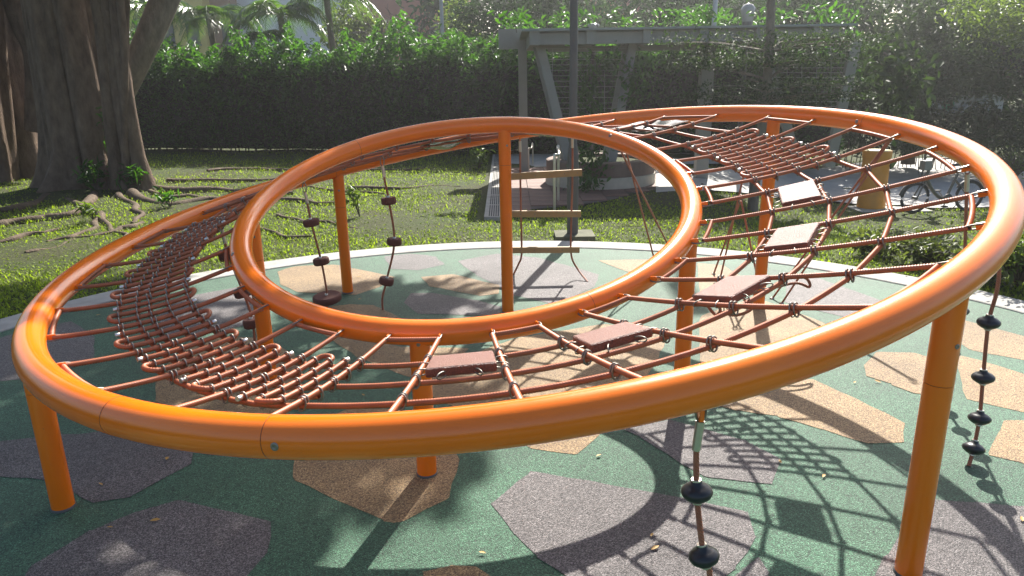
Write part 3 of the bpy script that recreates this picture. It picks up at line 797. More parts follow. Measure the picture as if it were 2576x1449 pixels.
# rope ladder
Yl = 6.50
lad = empty('rope_ladder', 'hanging rope ladder with flat tan boards as rungs', 'rope ladder', (0.37, Yl, 0))
topL, topR = at(1308, 352, Yl), at(1440, 342, Yl)
QL = smooth_path([topL, at(1309, 450, Yl), at(1311, 560, Yl), at(1312, 640, Yl), at(1304, 665, Yl), gp(1292, 690)], 10)
QR = smooth_path([topR, at(1440, 450, Yl), at(1437, 560, Yl), at(1437, 640, Yl), at(1452, 675, Yl), gp(1478, 709)], 10)
for Qk in (QL, QR):
    tube('rope', Qk, 0.0088, ROPE, lad); ferrule(lad, Qk[0]-Vector((0, 0, .01)), (0, 0, -1), 0.095, 0.0135)
    tb_ = MB().box(Qk[0]+Vector((0, 0, 0.035)), (0.02, 0.02, 0.06)); mesh_obj('bracket', loc(lad, tb_.v), tb_.f, ORANGE, lad)
for (l, r, hh) in (((1290, 444), (1464, 434), 0.062), ((1289, 538), (1461, 538), 0.060), ((1288, 629), (1458, 628), 0.058)):
    A, B = at(l[0], l[1], Yl), at(r[0], r[1], Yl)
    A = A+(A-B).normalized()*0.10
    rg = beam(A, B, 0.030, hh).build('rung', RUNG, lad, False, 0.004)
    for t_ in (0.12, 0.24, 0.42, 0.6, 0.78, 0.94):
        p = A.lerp(B, t_)+Vector((0, -0.0155, 0)); ax = Vector((0, -1, 0)).to_track_quat('Z', 'Y').to_matrix()
        l_ = MB().lathe([(0.0055, -0.002), (0.0055, 0.001), (0.002, 0.0012)], seg=8)
        mesh_obj('screw', loc(lad, [p+ax @ Vector(v) for v in l_.v]), l_.f, STEEL, rg, True)
# crossing ropes that drop from the far arc to the ground
def plain_rope(label, A, B, r=0.0085):
    b = Vector((B.x, B.y, 0)); t = empty('anchor_rope', label, 'climbing rope', b)
    mid = A.lerp(B, 0.5)
    tube('rope', smooth_path([A, mid, B], 8), r, ROPE, t)
    place(SHACK, 'shackle', t, A+Vector((0, 0, .01)), basis(Vector((0, 0, 1)), Vector((0, 1, 0))))
    f = MB().lathe([(0.02, 0.0), (0.02, 0.006), (0.011, 0.012)], (B.x, B.y, 0), 14); mesh_obj('anchor', loc(t, f.v), f.f, STEEL, t, True)
plain_rope('crossing rope near the ladder that lands closer to the ladder', at(1572, 368, 6.35), gp(1648, 660))
plain_rope('crossing rope near the ladder that lands farther from the ladder', at(1556, 368, 6.30), gp(1705, 665))
plain_rope('steep rope of the pair dropping from a shared shackle behind the inner ring', at(1862, 505, 5.9), gp(1795, 690))
plain_rope('shallow rope of the pair dropping from a shared shackle behind the inner ring', at(1864, 505, 5.9), gp(1912, 730))
plain_rope('long slanting rope running low across behind the step pads from the yellow bin side', at(2236, 352, 5.45), gp(1942, 752))
plain_rope('long slanting rope running just above its twin behind the step pads', at(2240, 352, 5.45), gp(1966, 764))
plain_rope('thin rope behind the dense high net leaning toward the small tree', at(1880, 400, 6.2), gp(1812, 700))

for lab, Yk, pts in (('loose rope loop dangling under the middle step pad', 4.15, [(1775, 762), (1790, 782), (1802, 792), (1812, 780), (1800, 764), (1775, 762)]),
                     ('wider rope loop hanging past the middle step pad', 4.5, [(1880, 742), (1940, 726), (2002, 712), (2036, 722), (2030, 702), (1995, 690), (1960, 690)]),
                     ('sagging rope bight below the step net near the right-hand inner post', 4.0, [(1815, 786), (1850, 793), (1885, 782), (1892, 766), (1870, 752)])):
    Pk = [at(u, v, Yk) for u, v in pts]; t = empty('rope_loop', lab, 'rope', (Pk[0].x, Yk, 0)); tube('rope', smooth_path(Pk, 7), 0.0095, ROPE, t)
    place(SHACK, 'shackle', t, Pk[0]+Vector((0, 0, .012)), basis(Vector((0, 0, 1)), Vector((0, 1, 0))))
# ------------------------------------------------------------------ leaf helpers
def leaf_mesh(name, pos, size, mat_, parent=None, asp=0.38, nrm=None, tilt=0.9, droop=0.35, fold=0.18, rnd=None):
    n = len(pos); pos = np.asarray(pos, dtype=float)
    if parent: pos = pos-np.array(parent.location)
    a = rng.uniform(0, 2*PI, n)
    el = rng.normal(-droop, tilt*0.5, n)
    d = np.stack([np.cos(a)*np.cos(el), np.sin(a)*np.cos(el), np.sin(el)], 1)
    up = np.stack([rng.normal(0, tilt*0.6, n), rng.normal(0, tilt*0.6, n), np.ones(n)], 1)
    s = np.cross(d, up); s /= np.linalg.norm(s, axis=1, keepdims=True)+1e-9
    u = np.cross(s, d)
    L = (np.asarray(size)*rng.uniform(0.65, 1.25, n))[:, None]; W = L*asp
    b = pos-d*L*0.5
    V = np.empty((n, 6, 3))
    V[:, 0] = b; V[:, 1] = b+d*L*0.38+s*W*0.5+u*W*fold; V[:, 2] = b+d*L*0.78+s*W*0.34+u*W*fold*0.4
    V[:, 3] = b+d*L-u*L*0.10; V[:, 4] = b+d*L*0.78-s*W*0.34+u*W*fold*0.4; V[:, 5] = b+d*L*0.38-s*W*0.5+u*W*fold
    return raw_mesh(name, V.reshape(-1, 3), np.array([[0, 1, 2, 3], [0, 3, 4, 5]])[None]+6*np.arange(n)[:, None, None], mat_, parent,
                    np.repeat(rng.random(n) if rnd is None else rnd, 6))
def blob_points(blobs, n, shell=0.55):
    blobs = np.array(blobs, dtype=float); wgt = blobs[:, 3]**2; idx = rng.choice(len(blobs), n, p=wgt/wgt.sum())
    d = rng.normal(size=(n, 3)); d /= np.linalg.norm(d, axis=1, keepdims=True)
    r = blobs[idx, 3]*(shell+(1-shell)*rng.random(n)**0.7)*rng.uniform(0.8, 1.12, n)
    sc = np.array([1, 1, 0.75])
    return blobs[idx, :3]+d*r[:, None]*sc
def branchy(parent, base, top, r0, n=6, spread=1.2, mat_=STEM, name='trunk', limbs=True):
    mid = Vector(base).lerp(Vector(top), .5)+Vector((rng.normal(0, .08), rng.normal(0, .08), 0))
    P = smooth_path([base, mid, top], 6)
    mb = MB(); mb.tube(P, list(np.linspace(r0*1.25, r0*0.5, len(P))), 10)
    if limbs:
        for k in range(n):
            t = 0.45+0.5*k/n; p = P[int(t*(len(P)-1))]; a = rng.uniform(0, 2*PI)
            e = p+Vector((math.cos(a)*spread, math.sin(a)*spread, spread*rng.uniform(.4, .9)))
            mb.tube(smooth_path([p, p.lerp(e, .5)+Vector((0, 0, .1)), e], 4), list(np.linspace(r0*.5, r0*.12, 9)), 6)
    return mb.build(name, mat_, parent, True)

# ------------------------------------------------------------------ big fig tree
fig = empty('fig_tree', 'massive multi-stemmed fig tree with buttress roots and hanging stems on the lawn', 'tree', (-8.2, 14.2, 0))
def lobed(name, path, rads, lobes, amp, flare, seg=56, seed=1, mat_=BARK):
    r_ = np.random.default_rng(seed); ph = r_.uniform(0, 2*PI, 6); V = []; Fc = []
    P, T, U = frames(path); n = len(P)
    fl = r_.uniform(0.5, 1.2, lobes); fa = np.sort(r_.uniform(0, 2*PI, lobes))
    for i in range(n):
        h = P[i].z; W = T[i].cross(U[i])
        for k in range(seg):
            a = 2*PI*k/seg
            rr = 1+amp*(1.3-2.2*abs(math.cos((lobes*a+ph[0])/2*1.0+h*0.10))**3)*(1 if lobes % 2 == 0 else 0)+amp*(0 if lobes % 2 == 0 else 1)*math.sin(lobes*a+ph[0]+h*0.25)+amp*0.4*math.sin((lobes+3)*a+ph[1]-h*0.35)+amp*0.10*math.sin((lobes*3+1)*a+ph[2]+h*0.7)
            b = 0
            if flare:
                for f, A in zip(fl, fa):
                    dd = (a-A+PI) % (2*PI)-PI; b += f*math.exp(-(dd/0.2)**2)
                b = flare*b*math.exp(-h/0.55)
            V.append(P[i]+(U[i]*math.cos(a)+W*math.sin(a))*rads[i]*(rr+b))
    for i in range(n-1):
        for k in range(seg):
            k2 = (k+1) % seg; Fc.append((i*seg+k, i*seg+k2, (i+1)*seg+k2, (i+1)*seg+k))
    return mesh_obj(name, loc(fig, V), Fc, mat_, fig, True)
def vpath(b, t, n=26, bend=(0, 0)):
    b, t = Vector(b), Vector(t)
    return [b.lerp(t, k/(n-1))+Vector((bend[0], bend[1], 0))*math.sin(PI*k/(n-1)) for k in range(n)]
def rad_line(r0, r1, n=26): return list(np.linspace(r0, r1, n))
c = at(205, 250, 14.1)
lobed('trunk', vpath((c.x-.02, 14.1, -0.1), (c.x+0.08, 14.3, 7.0)), rad_line(0.58, 0.56), 6, 0.11, 1.15, seed=3)
lobed('trunk', vpath((c.x-0.46, 13.95, -0.1), (c.x-0.36, 14.2, 6.5)), rad_line(0.30, 0.31), 4, 0.10, 0.95, seed=4)
lobed('trunk', vpath((c.x+0.30, 13.62, -0.1), (c.x+0.16, 13.85, 6.5)), rad_line(0.27, 0.26), 4, 0.10, 0.6, seed=5)
lobed('trunk', vpath((c.x-0.08, 13.50, -0.1), (c.x-0.12, 13.8, 6.5)), rad_line(0.25, 0.24), 3, 0.10, 0.5, seed=15)
l0, l1 = at(66, 440, 15.6), at(42, 0, 15.6)
lobed('trunk', vpath((l0.x-.1, 15.6, -0.1), (l1.x-.45, 15.6, 6.0)), rad_line(0.44, 0.36), 5, 0.07, 0.5, seed=6)
l0, l1 = at(-30, 430, 14.9), at(-20, 100, 14.9)
lobed('trunk', vpath((l0.x, 14.9, -0.1), (l1.x, 14.9, 6.0)), rad_line(0.50, 0.46), 5, 0.08, 0.5, seed=8)
la = [at(100, 150, 15.3), at(60, 60, 15.3), at(20, -40, 15.3)]
lobed('limb', smooth_path([at(105, 330, 15.3)]+la, 8), list(np.linspace(0.3, 0.2, 25)), 3, 0.05, 0, 24, 9)
la = [at(310, 235, 14.6), at(345, 160, 14.6), at(385, 70, 14.7), at(425, -30, 14.9), at(500, -260, 15.2), at(640, -700, 15.6)]
lobed('limb', smooth_path(la, 6), list(np.linspace(0.21, 0.30, 31)), 3, 0.04, 0, 28, 10, BARK2)
for (u0, v0, u1, v1, r0, r1, Yr) in ((362, 462, 285, -40, 0.13, 0.09, 13.3), (345, 470, 262, -40, 0.17, 0.12, 13.4), (318, 468, 300, -40, 0.07, 0.06, 13.2), (300, 470, 238, -60, 0.12, 0.12, 13.35), (334, 465, 318, -40, 0.06, 0.05, 13.5)):
    A, B = at(u0, v0, Yr), at(u1, v1, Yr); A.z = -0.05
    Pm = smooth_path([A, A.lerp(B, .35)+Vector((rng.normal(.0, .04), 0, 0)), A.lerp(B, .7)+Vector((rng.normal(0, .04), 0, 0)), B, B+(B-A)*0.6], 8)
    tube('aerial_root', Pm, list(np.linspace(r0*1.7, r0, 5))+list(np.linspace(r0, r1, len(Pm)-5)), BARK, fig, 14)
def root(pts, r0, r1, lift=0.3):
    P = smooth_path([gt(*p) for p in pts], 8); n = len(P)
    rr = [r0+(r1-r0)*k/(n-1) for k in range(n)]; ph = rng.uniform(0, 6); rr = [r*0.56*(1+0.16*math.sin(k*.55+ph)+0.08*math.sin(k*1.1+ph*2)) for k, r in enumerate(rr)]
    P = [p+Vector((0.03*math.sin(k*.8+ph), 0.04*math.sin(k*.6+ph*1.7), rr[k]*lift*math.sin(k*.35+ph)-rr[k]*.25)) for k, p in enumerate(P)]
    tube('surface_root', P, rr, ROOTM, fig, 10)
for pts, a, b in (
    ([(380, 468), (470, 480), (560, 476), (660, 487), (740, 485)], .16, .06), ([(330, 488), (420, 515), (520, 503), (600, 508), (660, 500)], .17, .07),
    ([(300, 490), (340, 520), (352, 545), (330, 560)], .12, .05), ([(240, 485), (200, 530), (110, 545), (20, 560), (-60, 580)], .15, .08),
    ([(120, 490), (60, 520), (-40, 535)], .16, .10), ([(170, 500), (230, 530), (245, 560), (200, 590), (120, 610)], .11, .05),
    ([(360, 560), (310, 575), (250, 590), (180, 600)], .09, .04), ([(250, 530), (262, 560), (300, 585), (330, 600)], .10, .04),
    ([(520, 432), (600, 424), (690, 425), (760, 430)], .10, .05), ([(420, 455), (520, 452), (640, 455), (760, 448), (850, 452)], .11, .04),
    ([(690, 500), (760, 505), (820, 510), (880, 505)], .08, .04), ([(700, 540), (760, 555), (830, 560), (900, 575)], .06, .03),
    ([(880, 470), (980, 475), (1080, 468), (1160, 470)], .08, .04), ([(660, 470), (760, 468), (860, 480), (960, 486)], .07, .03),
    ([(60, 640), (130, 625), (190, 600)], .07, .03), ([(900, 425), (1000, 428), (1080, 422)], .06, .03), ([(640, 560), (700, 590), (780, 596)], .06, .03),
    ([(380, 480), (430, 495), (480, 492), (520, 498)], .09, .05), ([(0, 610), (80, 590), (150, 575)], .09, .04)):
    root(pts, a, b)
# crown, above the picture: leaf clumps on spreading limbs, gaps shaped for sunlight
crown = []
for k in range(150):
    a = rng.uniform(0, 2*PI); r = 8.6*math.sqrt(rng.random())
    x, y = -7.2+r*math.cos(a)*1.02, 14.0+r*math.sin(a)*0.80
    if x > 2.0 or (x > -3.2 and y < 9.9): continue
    if y > 15.3 and (x > -8 or rng.random() < 0.5): continue
    if -0.6 < x < 2.5 and 12.6 < y < 17.5: continue
    if -4.5 < x < -1.5 and 17.0 < y: continue
    z_ = rng.uniform(6.6, 9.6)
    if x-.311*z_ > -4.8 and y-1.086*z_ < 2.9: continue
    crown.append((x, y, z_, rng.uniform(0.7, 1.25)))
for yy in np.arange(10.3, 13.9, 0.95):  # extra unseen clump layer, added to throw shade on the front-left ground
    for xx in np.arange(-6.0, float(np.interp(yy, [8.4, 10, 13, 15.2], [0.6, 1.4, 2.3, 1.2])), 0.95):
        if rng.random() < 0.10: continue
        crown.append((xx+rng.normal(0, .2), yy+rng.normal(0, .2), 7.0+rng.uniform(-.3, .6), rng.uniform(.62, .85)))
leaf_mesh('crown', blob_points(crown, 50000, 0.1), 0.27, TREE_L, fig, 0.5)
mb = MB()
for k in range(0, len(crown), 6):
    e = Vector(crown[k][:3]); s = Vector((-8.0, 14.3, 6.2)); mid = s.lerp(e, .5)+Vector((0, 0, .5))
    mb.tube(smooth_path([s, mid, e], 6), list(np.linspace(.22, .05, 13)), 8)
mb.build('branches', BARK, fig, True)

# ------------------------------------------------------------------ hedge
hedge = empty('hedge', 'tall clipped dark green hedge behind the lawn with loose sunlit leaves on top', 'hedge', (-4, 19.8, 0))
def hy(x): return 18.15-0.25*x if x > -0.6 else 18.3-0.245*(x+0.5)
hx0, hx1 = -15.0, 7.5
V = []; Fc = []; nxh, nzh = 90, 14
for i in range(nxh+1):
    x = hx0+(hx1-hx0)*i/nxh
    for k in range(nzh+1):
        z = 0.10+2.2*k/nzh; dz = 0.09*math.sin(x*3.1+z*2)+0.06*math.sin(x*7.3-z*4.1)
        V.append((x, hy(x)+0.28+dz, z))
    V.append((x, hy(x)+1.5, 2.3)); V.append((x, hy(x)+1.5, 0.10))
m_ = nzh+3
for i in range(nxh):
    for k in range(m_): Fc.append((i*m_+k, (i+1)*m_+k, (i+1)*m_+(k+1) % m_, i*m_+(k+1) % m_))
mesh_obj('interior', loc(hedge, V), Fc, HEDGE_CORE, hedge, True)  # solid dark core added inside the leaves to block light
n = 30000
x = rng.uniform(hx0, hx1, n); z = rng.uniform(0.12, 2.5, n); y = np.array([hy(a) for a in x])+0.28-rng.random(n)**1.6*0.42
leaf_mesh('face_leaves', np.stack([x, y, z], 1), 0.10, HEDGE_L, hedge, 0.42)
n = 21000
x = rng.uniform(hx0, hx1, n); y = np.array([hy(a) for a in x])+rng.uniform(-0.35, 1.7, n)
top = 2.55+0.24*np.sin(x*1.7)+0.2*np.sin(x*4.3+1)+0.2*np.sin(x*9.1+y*3)+0.15*np.sin(x*17+y*5)+0.12*np.clip(x+8, 0, 8)/8
z = 2.0+(top+0.25-2.0)*rng.random(n)**0.8
leaf_mesh('top_leaves', np.stack([x, y, z], 1), 0.17, HEDGE_L, hedge, 0.36, droop=0.4, tilt=0.8)
n = 1500                                  # loose sprays that hang out of the clipped face
x0 = rng.uniform(hx0, hx1, 260); pts = []
for xx in x0:
    zz = 2.75-rng.random()**1.6*1.3; L = rng.uniform(.2, .5)
    for k in range(14): t = k/13; pts.append((xx+t*L*rng.choice((-1, 1))*.4+rng.normal(0, .04), hy(xx)-0.1-t*0.30, zz-t*t*0.25+rng.normal(0, .05)))
leaf_mesh('loose_sprays', pts, 0.21, HEDGE_L, hedge, 0.34, droop=0.5)
mb = MB()
for k in range(170):
    xx = hx0+(hx1-hx0)*k/170+rng.normal(0, .04); yy = hy(xx)+0.45+rng.uniform(-.1, .5)
    mb.tube([Vector((xx, yy, -0.05)), Vector((xx+rng.normal(0, .05), yy, 0.35))], 0.018, 5)
tag(mb.build('stems', STEM, hedge), kind='stuff')

# ------------------------------------------------------------------ grass, lawn plants
def in_lawn(x, y):
    if (x-KC.x)**2+(y-KC.y)**2 < (KR+KW+0.03)**2: return False
    if -0.48 < x < -0.1 and 9.5 < y < 18.4: return False
    if -0.2 < x < 5.4 and y > 15.4: return False
    if -0.15 < x < 3.3 and y > np.interp(x, [a for a, _ in near], [b for _, b in near])-0.05 and y < 15.6: return False
    return True
pathpoly_near = [gt(*p) for p in [(1650, 486), (1760, 480), (1900, 490), (2060, 503), (2200, 518), (2330, 524), (2500, 522), (2760, 515)]]
pathpoly_far = [gt(*p) for p in [(1650, 425), (1760, 425), (1900, 430), (2060, 425), (2200, 404), (2330, 399), (2500, 398), (2760, 402)]]
poly = pathpoly_near+pathpoly_far[::-1]
def in_path(x, y):
    c_ = False; j = len(poly)-1
    for i in range(len(poly)):
        a, b = poly[i], poly[j]
        if (a.y > y) != (b.y > y) and x < (b.x-a.x)*(y-a.y)/(b.y-a.y)+a.x: c_ = not c_
        j = i
    return c_
def grass(n_try):
    pts = []
    for _ in range(n_try):
        y = 2.5*math.exp(rng.random()*math.log(20.5/2.5)); xh = 0.78*y+1.2
        x = rng.uniform(-xh, xh)
        if x > 12: continue
        if not in_lawn(x, y): continue
        if x > 1.5 and y > 9 and in_path(x, y): continue
        pat = math.sin(x*1.7+y*.6)+math.sin(y*2.1-x*.8)+math.sin(x*3.7+1)*.5
        td = math.hypot(x+8.0, (y-13.2)); 
        if td < 4.2 and rng.random() < 0.55*(1-td/5.5)+0.18*pat: continue
        if pat < -1.2 and rng.random() < 0.5: continue
        pts.append((x, y))
    return np.array(pts)
G = grass(330000); n = len(G)
gz = np.array([terrain(a, b) for a, b in G])-0.015
L = rng.uniform(0.022, 0.048, n)*(1+G[:, 1]*0.03); W = L*rng.uniform(0.16, 0.30, n)
a = rng.uniform(0, 2*PI, n); el = rng.uniform(0.35, 1.25, n)
d = np.stack([np.cos(a)*np.cos(el), np.sin(a)*np.cos(el), np.sin(el)], 1); s = np.stack([-np.sin(a), np.cos(a), np.zeros(n)], 1)
b = np.stack([G[:, 0], G[:, 1], gz], 1); V = np.empty((n, 5, 3))
V[:, 0] = b-s*W[:, None]*.5; V[:, 1] = b+s*W[:, None]*.5
mid = b+d*L[:, None]*.6; V[:, 2] = mid+s*W[:, None]*.45; V[:, 3] = mid-s*W[:, None]*.45
V[:, 4] = b+d*L[:, None]*0.95+np.stack([np.cos(a), np.sin(a), -0.5*np.ones(n)], 1)*L[:, None]*.22
me = bpy.data.meshes.new('grass'); me.vertices.add(n*5); me.vertices.foreach_set('co', V.astype(np.float32).ravel())
base = 5*np.arange(n)[:, None]
li = np.concatenate([base+np.array([0, 1, 2, 3]), base+np.array([3, 2, 4])], 1).ravel()
me.loops.add(len(li)); me.loops.foreach_set('vertex_index', li.astype(np.int32))
ls = (7*np.arange(n)[:, None]+np.array([0, 4])).ravel(); me.polygons.add(2*n); me.polygons.foreach_set('loop_start', ls.astype(np.int32))
try: me.polygons.foreach_set('loop_total', np.tile([4, 3], n).astype(np.int32))
except Exception: pass
me.update(calc_edges=True); me.validate()
at_ = me.attributes.new('rnd', 'FLOAT', 'POINT'); at_.data.foreach_set('value', np.repeat(rng.random(n), 5).astype(np.float32))
me.materials.append(GRASS); go = bpy.data.objects.new('grass', me); C.objects.link(go)
tag(go, 'short broad-bladed grass covering the lawn around the play surface', 'grass', kind='stuff')
def plant(label, u, v, h, n, spread, m=HEDGE_L, size=0.11, asp=0.4, name='small_plant', cat='plant', p=None):
    p = p or gt(u, v); t = empty(name, label, cat, p)
    mb = MB(); pts = []
    for k in range(max(5, int(n/14))):
        a = rng.uniform(0, 2*PI); e = p+Vector((math.cos(a)*spread*rng.uniform(.3, 1), math.sin(a)*spread*rng.uniform(.3, 1), h*rng.uniform(.55, 1)))
        q = smooth_path([p, p.lerp(e, .5)+Vector((0, 0, h*.12)), e], 4); mb.tube(q, list(np.linspace(.008, .003, len(q)))if h < .6 else list(np.linspace(.014, .004, len(q))), 5)
        for w_ in range(int(n/max(5, int(n/14)))):
            i = rng.integers(3, len(q)); pts.append(q[i]+Vector(rng.normal(0, spread*.16, 3)))
    tag(mb.build('stems', STEM, t, True), kind='stuff'); leaf_mesh('leaves', [tuple(q) for q in pts], size, m, t, asp); return t
plant('small bright leafy seedling standing alone on the sunlit lawn between two disc ropes', 905, 545, 0.45, 60, 0.24, LIME_L, 0.11)
plant('rosette of pale strap leaves growing out of a root hump near the fig tree', 237, 555, 0.28, 40, 0.2, LIME_L, 0.2, 0.16)
plant('leafy bush at the grassy side of the slotted drain strip', 1205, 425, 0.42, 150, 0.32, LIME_L, 0.13)
plant('low strap-leaved plant at the foot of the hanging stems', 330, 478, 0.4, 90, 0.4, HEDGE_L, 0.28, 0.12)
plant('dark leafy weed sprouting against the fig trunk base', 245, 480, 0.5, 90, 0.4, HEDGE_L, 0.16)
plant('trailing creeper leaves low on the fig tree between trunk and hanging stems', 290, 470, 1.5, 140, 0.22, HEDGE_L, 0.10)
plant('small weed beside the exposed roots in the open lawn', 430, 520, 0.22, 40, 0.3, HEDGE_L, 0.12)

# ------------------------------------------------------------------ pergola
perg = empty('pergola', 'grey steel pergola with deep fascia, slanted legs and wire trellis', 'pergola', (2.6, 13.2, 0))
Yf = 12.35
fl, fr = at(1335, 80, Yf), at(2128, 70, Yf); fz1 = fl.z; fz0 = at(1335, 113, Yf).z
x0, x1 = fl.x, fr.x
beam((x0, Yf+.05, (fz0+fz1)/2-.01), (x1, Yf+.05, (fz0+fz1)/2-.01), 0.05, fz1-fz0-0.02).build('fascia', GREYP, perg)
rf = MB().box(((x0+x1)/2, Yf+1.25, fz1+0.02), (x1-x0+0.3, 2.7, 0.035)); rf.build('roof', ROOF, perg)
xj = x0+0.06
k = 0
while xj < x1:
    MB().box((xj, Yf+1.2, (fz0+fz1)/2+0.005), (0.14 if k else 0.16, 2.5, fz1-fz0+0.02)).build('joist', GREYP, perg); xj += 0.92; k += 1
beam((x0+.3, Yf+0.5, fz0-0.06), (x1-.2, Yf+0.5, fz0-0.06), 0.08, 0.09).build('purlin', GREYP, perg)
def leg(u0, v0, u1, v1, Y, wd=0.15, dp=0.10):
    beam(at(u0, v0, Y), at(u1, v1, Y), wd, dp, Vector((0, 1, 0))).build('leg', GREYP, perg)
leg(1358, 112, 1440, 440, 12.75); leg(1343, 112, 1425, 440, 13.05, 0.06)
leg(1592, 108, 1533, 440, 12.75, 0.14); leg(1578, 112, 1515, 440, 13.15, 0.12)
leg(2155, 95, 2085, 420, 12.75, 0.17); leg(1915, 112, 2010, 420, 12.9, 0.15)
Yc = 14.85
colp = at(1318, 430, Yc)
MB().box((colp.x, Yc, 1.2), (0.17, 0.17, 2.42)).build('column', GREYP, perg)
bl, br = at(1254, 98, Yc), at(1420, 98, Yc); bt = at(1254, 74, Yc).z; bb = at(1254, 124, Yc).z
MB().box(((bl.x+br.x)/2, Yc, (bt+bb)/2), (br.x-bl.x, 0.16, bt-bb)).build('cross_beam', GREYP, perg)
MB().box(((bl.x+br.x)/2+1.0, Yc, (bt+bb)/2-.02), (2.6, 0.12, 0.2)).build('cross_beam', GREYP, perg)
WIRE = simple('trellis_wire', (0.30, 0.30, 0.27), 0.6, 0.2)
def trellis(uL0, uL1, uR0, uR1, v0, v1, Y, nh, nv):
    t = MB()
    for k in range(nh):
        f = k/(nh-1); v = v0+(v1-v0)*f
        t_ = MB().tube([at(uL0+(uL1-uL0)*f, v, Y), at(uR0+(uR1-uR0)*f, v, Y)], 0.005, 6); t_.build('trellis_wire', WIRE, perg)
    for k in range(nv):
        u = uL0+(uR0-uL0)*(k+.5)/nv
        vv1 = v1
        if u < uL1: vv1 = v0+(v1-v0)*(u-uL0)/(uL1-uL0)
        if u > uR1: vv1 = v0+(v1-v0)*(uR0-u)/(uR0-uR1)
        if vv1 > v0+5: MB().tube([at(u, v0, Y+.01), at(u, vv1, Y+.01)], 0.005, 6).build('trellis_wire', WIRE, perg)
trellis(1368, 1418, 1586, 1545, 122, 300, 12.8, 14, 5)
trellis(1925, 1985, 2146, 2105, 122, 280, 12.85, 14, 6)
def pts_px(lst, Y, n, sp, spv=None):
    out = []
    for _ in range(n):
        k = rng.integers(0, len(lst)-1); f = rng.random(); u = lst[k][0]+(lst[k+1][0]-lst[k][0])*f; v = lst[k][1]+(lst[k+1][1]-lst[k][1])*f
        p = at(u, v, Y); out.append((p.x+rng.normal(0, sp), Y+rng.normal(0, .12), p.z+rng.normal(0, spv or sp)))
    return out
def vine(label, lst, Y, n, sp, m=HEDGE_L, size=0.13):
    b = at(*lst[-1], Y); t = empty('climbing_vine', label, 'vine', (b.x, Y, 0))
    tube('stem', smooth_path([at(*p, Y) for p in lst], 6), 0.009, STEM, t, 6)
    leaf_mesh('leaves', pts_px(lst, Y, n, sp), size, m, t, 0.42, droop=0.6); return t
vine('leafy vine climbing the trellis above the round planter', [(1530, 130), (1490, 190), (1470, 240), (1500, 290), (1490, 330)], 12.6, 320, 0.13)
vine('vine spilling over the round planter down to the paving', [(1480, 370), (1500, 400), (1470, 440), (1480, 480), (1490, 510)], 11.9, 260, 0.14)
vine('vine leaves wrapping the slanted pergola leg toward the hedge', [(1560, 150), (1590, 190), (1600, 220), (1575, 260)], 12.6, 130, 0.12)
vine('broad-leaved creeper hanging beside the far slanted leg', [(2180, 130), (2230, 170), (2290, 200), (2260, 250), (2240, 300)], 12.9, 420, 0.22, TREE_L, 0.2)
for i, (u, n_) in enumerate(((1300, 40), (1505, 16), (1580, 36), (1700, 60), (1790, 40), (1960, 50), (2080, 60))):
    p = at(u, 72, 13.0); lab = ['sprig at the hedge end of the pergola roof', 'small sprig beside the roof lamp', 'leafy sprig standing above the pergola fascia near the planter', 'tall arching leafy sprig above the middle of the pergola roof', 'sprig by the thin pole above the pergola roof', 'sprig beside the globe lamp above the roof', 'broad sprig over the far end of the pergola roof'][i]
    t = empty('roof_sprig', lab, 'plant', (p.x, 13.0, fz1))
    mb = MB(); q = [Vector((p.x, 13.0, fz1+.03)), Vector((p.x-.05, 13.0, fz1+.2)), Vector((p.x-.22, 12.95, fz1+.34))]; mb.tube(smooth_path(q, 5), .007, 5); mb.build('stem', STEM, t, True)
    leaf_mesh('leaves', [(p.x-.1+rng.normal(0, .16), 13.0+rng.normal(0, .1), fz1+.16+abs(rng.normal(0, .12))) for _ in range(n_)], 0.15, HEDGE_L, t, .4)
# round planter
pc = Vector((1.62, 12.95, 0))
pl = empty('planter', 'low round planter with brown upper wall and cream base under the pergola', 'planter', pc)
MB().lathe([(0.98, -0.02), (0.98, 0.19), (0.96, 0.20), (0.80, 0.20)], pc, 48).build('base', simple('cream_render', (0.42, 0.37, 0.29), 0.8), pl, False)
MB().lathe([(0.965, 0.201), (0.965, 0.43), (0.93, 0.445), (0.74, 0.445), (0.74, 0.36)], pc, 48).build('wall', simple('brown_render', (0.16, 0.105, 0.08), 0.8), pl, False)
MB().lathe([(0.739, 0.25), (0.739, 0.385), (0.3, 0.40)], pc, 32).build('soil', LAWN, pl, False)
p2 = gp(1762, 447)
MB().box((p2.x, p2.y, 1.2), (0.22, 0.22, 2.42)).build('column', GREYP, perg)
# stainless hand rails
for i, (u0, u1, vt, vb, Yr, lab) in enumerate(((1395, 1412, 388, 535, 9.95, 'bent stainless hand rail standing free on the paving in front of the planter'), (1330, 1342, 372, 430, 14.6, 'stainless hand rail beside the pergola column'))):
    a = gp(u0, vb); t = empty('hand_rail', lab, 'hand rail', a)
    zt = at(u0, vt, a.y).z
    P = [a, a+Vector((0, 0, zt-0.06)), a+Vector((0.02, 0.02, zt-0.02)), a+Vector((0.07, 0.07, zt)), a+Vector((0.10, 0.9, zt)), a+Vector((0.12, 0.97, zt-.04)), a+Vector((0.12, 1.0, -0.0))]
    tube('rail', smooth_path(P, 6), 0.019, STAINLESS, t, 12)
